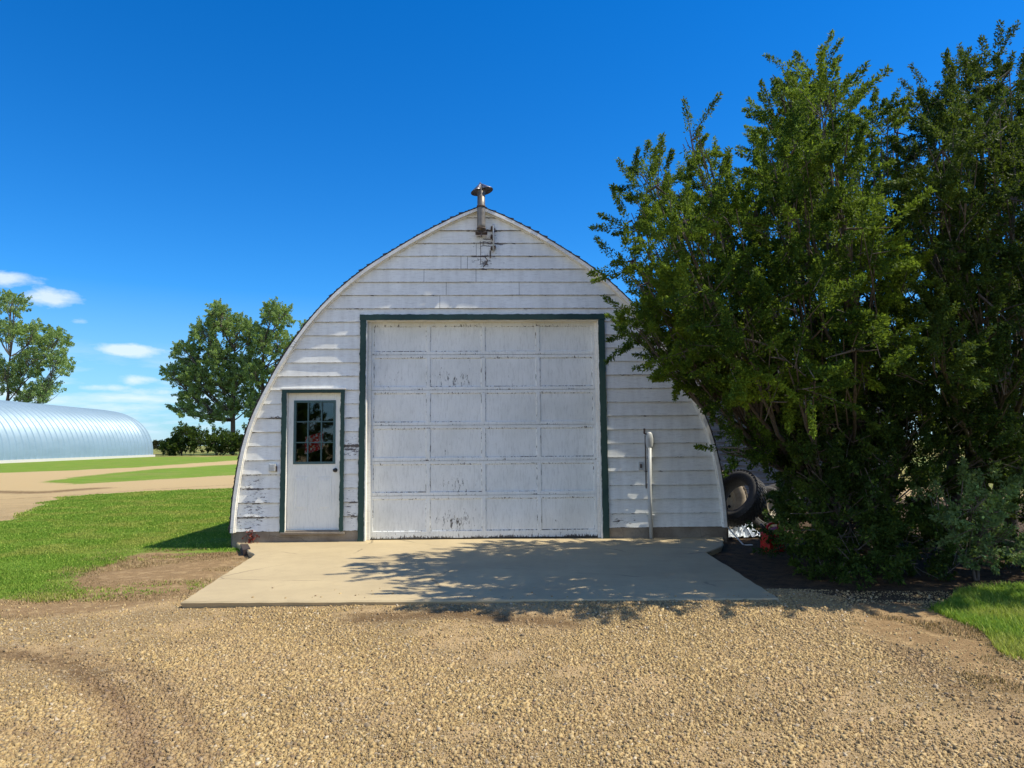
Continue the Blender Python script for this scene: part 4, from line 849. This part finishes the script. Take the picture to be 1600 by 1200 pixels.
def blades(X, Y, h, wd, bend=.5, z=0.0):
    n = len(X); a_ = rng.uniform(0, 6.28, n); d = np.stack([np.cos(a_), np.sin(a_), np.zeros(n)], 1); s_ = np.stack([-d[:, 1], d[:, 0], np.zeros(n)], 1)
    b = np.stack([X, Y, np.full(n, -.004+z)], 1); h = h*rng.uniform(.5, 1.2, n)[:, None]; w_ = wd*rng.uniform(.6, 1.3, n)[:, None]; up = np.array([0, 0, 1.])
    t = bend*rng.uniform(.2, 1.2, n)[:, None]
    V = np.stack([b-s_*w_/2, b+s_*w_/2, b+s_*w_*.35+up*h*.6+d*h*t*.35, b-s_*w_*.35+up*h*.6+d*h*t*.35, b+up*h*.95+d*h*t], 1).reshape(-1, 3)
    i_ = np.arange(n)*5; q4 = np.stack([i_, i_+1, i_+2, i_+3], 1); t3 = np.stack([i_+3, i_+2, i_+4, i_+4], 1)
    return V, q4, np.stack([i_+3, i_+2, i_+4], 1)
def blade_obj(name, X, Y, h, wd, mat, bend=.5):
    V, q4, t3 = blades(X, Y, h, wd, bend); me = bpy.data.meshes.new(name); nv = len(V)
    me.vertices.add(nv); me.vertices.foreach_set('co', V.astype(np.float32).ravel())
    L_ = np.concatenate([q4.ravel(), t3.ravel()]); me.loops.add(len(L_)); me.loops.foreach_set('vertex_index', L_.astype(np.int32))
    st = np.concatenate([np.arange(len(q4))*4, len(q4)*4+np.arange(len(t3))*3]).astype(np.int32); me.polygons.add(len(st)); me.polygons.foreach_set('loop_start', st); me.update(calc_edges=True)
    me.materials.append(mat); return link(name, me)
# a few stones kicked up onto the apron
ns_ = 260; Xs = rng.uniform(-3.3, 2.6, ns_); Ys = 6.35+rng.exponential(.22, ns_); oks = sdf(slabw, Xs, Ys) > .03; Xs, Ys = Xs[oks], Ys[oks]; ns_ = len(Xs); s_ = rng.uniform(.003, .008, ns_)
Vs = cub[None]*rng.uniform(.5, 1.1, (ns_, 8, 1))*np.stack([s_*1.3, s_, s_*.7], 1)[:, None]+np.stack([Xs, Ys, .08+s_*.5], 1)[:, None]
tag(link('scattered_gravel', mesh_np('scattered_gravel', Vs, ((np.arange(ns_)*8)[:, None, None]+fq[None]).reshape(-1, 4), M_STONE)), 'loose stones scattered along the front edge of the concrete apron', 'gravel', None, 'stuff')
# left lawn: thinning with distance
n = 900000; Yp = 6.0+20*rng.random(n)**1.7; Xp = -2.0-rng.random(n)*(.8*Yp)
s = sdf(g1, Xp, Yp); e_ = vnoise(Xp, Yp, 2.5, 8)*.22+vnoise(Xp, Yp, 9, 9)*.1; bald = vnoise(Xp, Yp, 1.1, 12)
ok = (s+e_ > 0) & (rng.random(n) < np.clip(1.0-.25*bald, .3, 1)); ok &= ~((Xp-O[0] > -3.75) & (Yp > 10.6))
ok &= (rng.random(n) < np.clip((s+e_)*3+.25, 0, 1))
X1, Y1 = Xp[ok][:260000], Yp[ok][:260000]
lw = blade_obj('lawn_grass', X1, Y1, np.clip(.018+.0012*Y1, .02, .045)[:, None], np.clip(.0011*Y1, .006, .02)[:, None], M_GRASS, .8); tag(lw, 'short mown grass left of the garage', 'grass', None, 'stuff')
n = 120000; Yp = 5.0+2.6*rng.random(n); Xp = 3.3+4.2*rng.random(n); s = sdf(g4, Xp, Yp)+vnoise(Xp, Yp, 4, 5)*.12; ok = s > 0
lw = blade_obj('verge_grass', Xp[ok][:60000], Yp[ok][:60000], .07, .007, M_GRASS, .9); tag(lw, 'bright longer grass at the right edge below the shrubs', 'grass', None, 'stuff')
# sparse dry weeds on the bare patches
n = 26000; W = dirtp[1]; Xp = rng.uniform(W[:, 0].min(), W[:, 0].max(), n); Yp = rng.uniform(W[:, 1].min(), W[:, 1].max(), n); cl_n = vnoise(Xp, Yp, 6, 21)+vnoise(Xp, Yp, 2, 22)
ok = (sdf(W, Xp, Yp) > -.05) & (cl_n > .35); ok &= rng.random(len(Xp)) < .35; X2, Y2 = Xp[ok][:2600], Yp[ok][:2600]
W = dirtp[0]; n = 60000; Xp = rng.uniform(-6, -2.2, n); Yp = rng.uniform(6, 10.6, n); ok = (sdf(W, Xp, Yp) > 0) & (vnoise(Xp, Yp, 5, 31) > -.1); X2 = np.concatenate([X2, Xp[ok][:9000]]); Y2 = np.concatenate([Y2, Yp[ok][:9000]])
dw = blade_obj('dry_grass', X2, Y2, .03, .006, M_STRAW, 1.3); tag(dw, 'dry brown grass and weed stalks on the bare soil by the apron and verge', 'dry grass', None, 'stuff')
n = 9000; Xp = rng.uniform(-7, 6.5, n); Yp = rng.uniform(6, 10.5, n); ok = ((sdf(dirtp[0], Xp, Yp) > 0) & (vnoise(Xp, Yp, 3, 41) > .45)) | ((sdf(dirtp[1], Xp, Yp) > 0) & (vnoise(Xp, Yp, 3, 42) > .3))
X3, Y3 = Xp[ok], Yp[ok]; k_ = 6; X3 = np.repeat(X3, k_)+rng.normal(size=len(X3)*k_)*.02; Y3 = np.repeat(Y3, k_)+rng.normal(size=len(Y3)*k_)*.02
gw = blade_obj('green_weeds', X3, Y3, .03, .008, M_GRASS, 1.2); tag(gw, 'small green weeds scattered on the bare soil', 'weeds', None, 'stuff')
print('shed', qa, qb, 'far side', qb[:2]+pn_*14)
print('leaves', nl, 'ng', 0, 'stones', len(trk), 'blades', len(X1))
print('facade Z0', Z0, 'top', ZTOP, 'xc', xc, 'hw', hwb, 'spacing', np.diff(ZL).round(3), 'LN', LN)
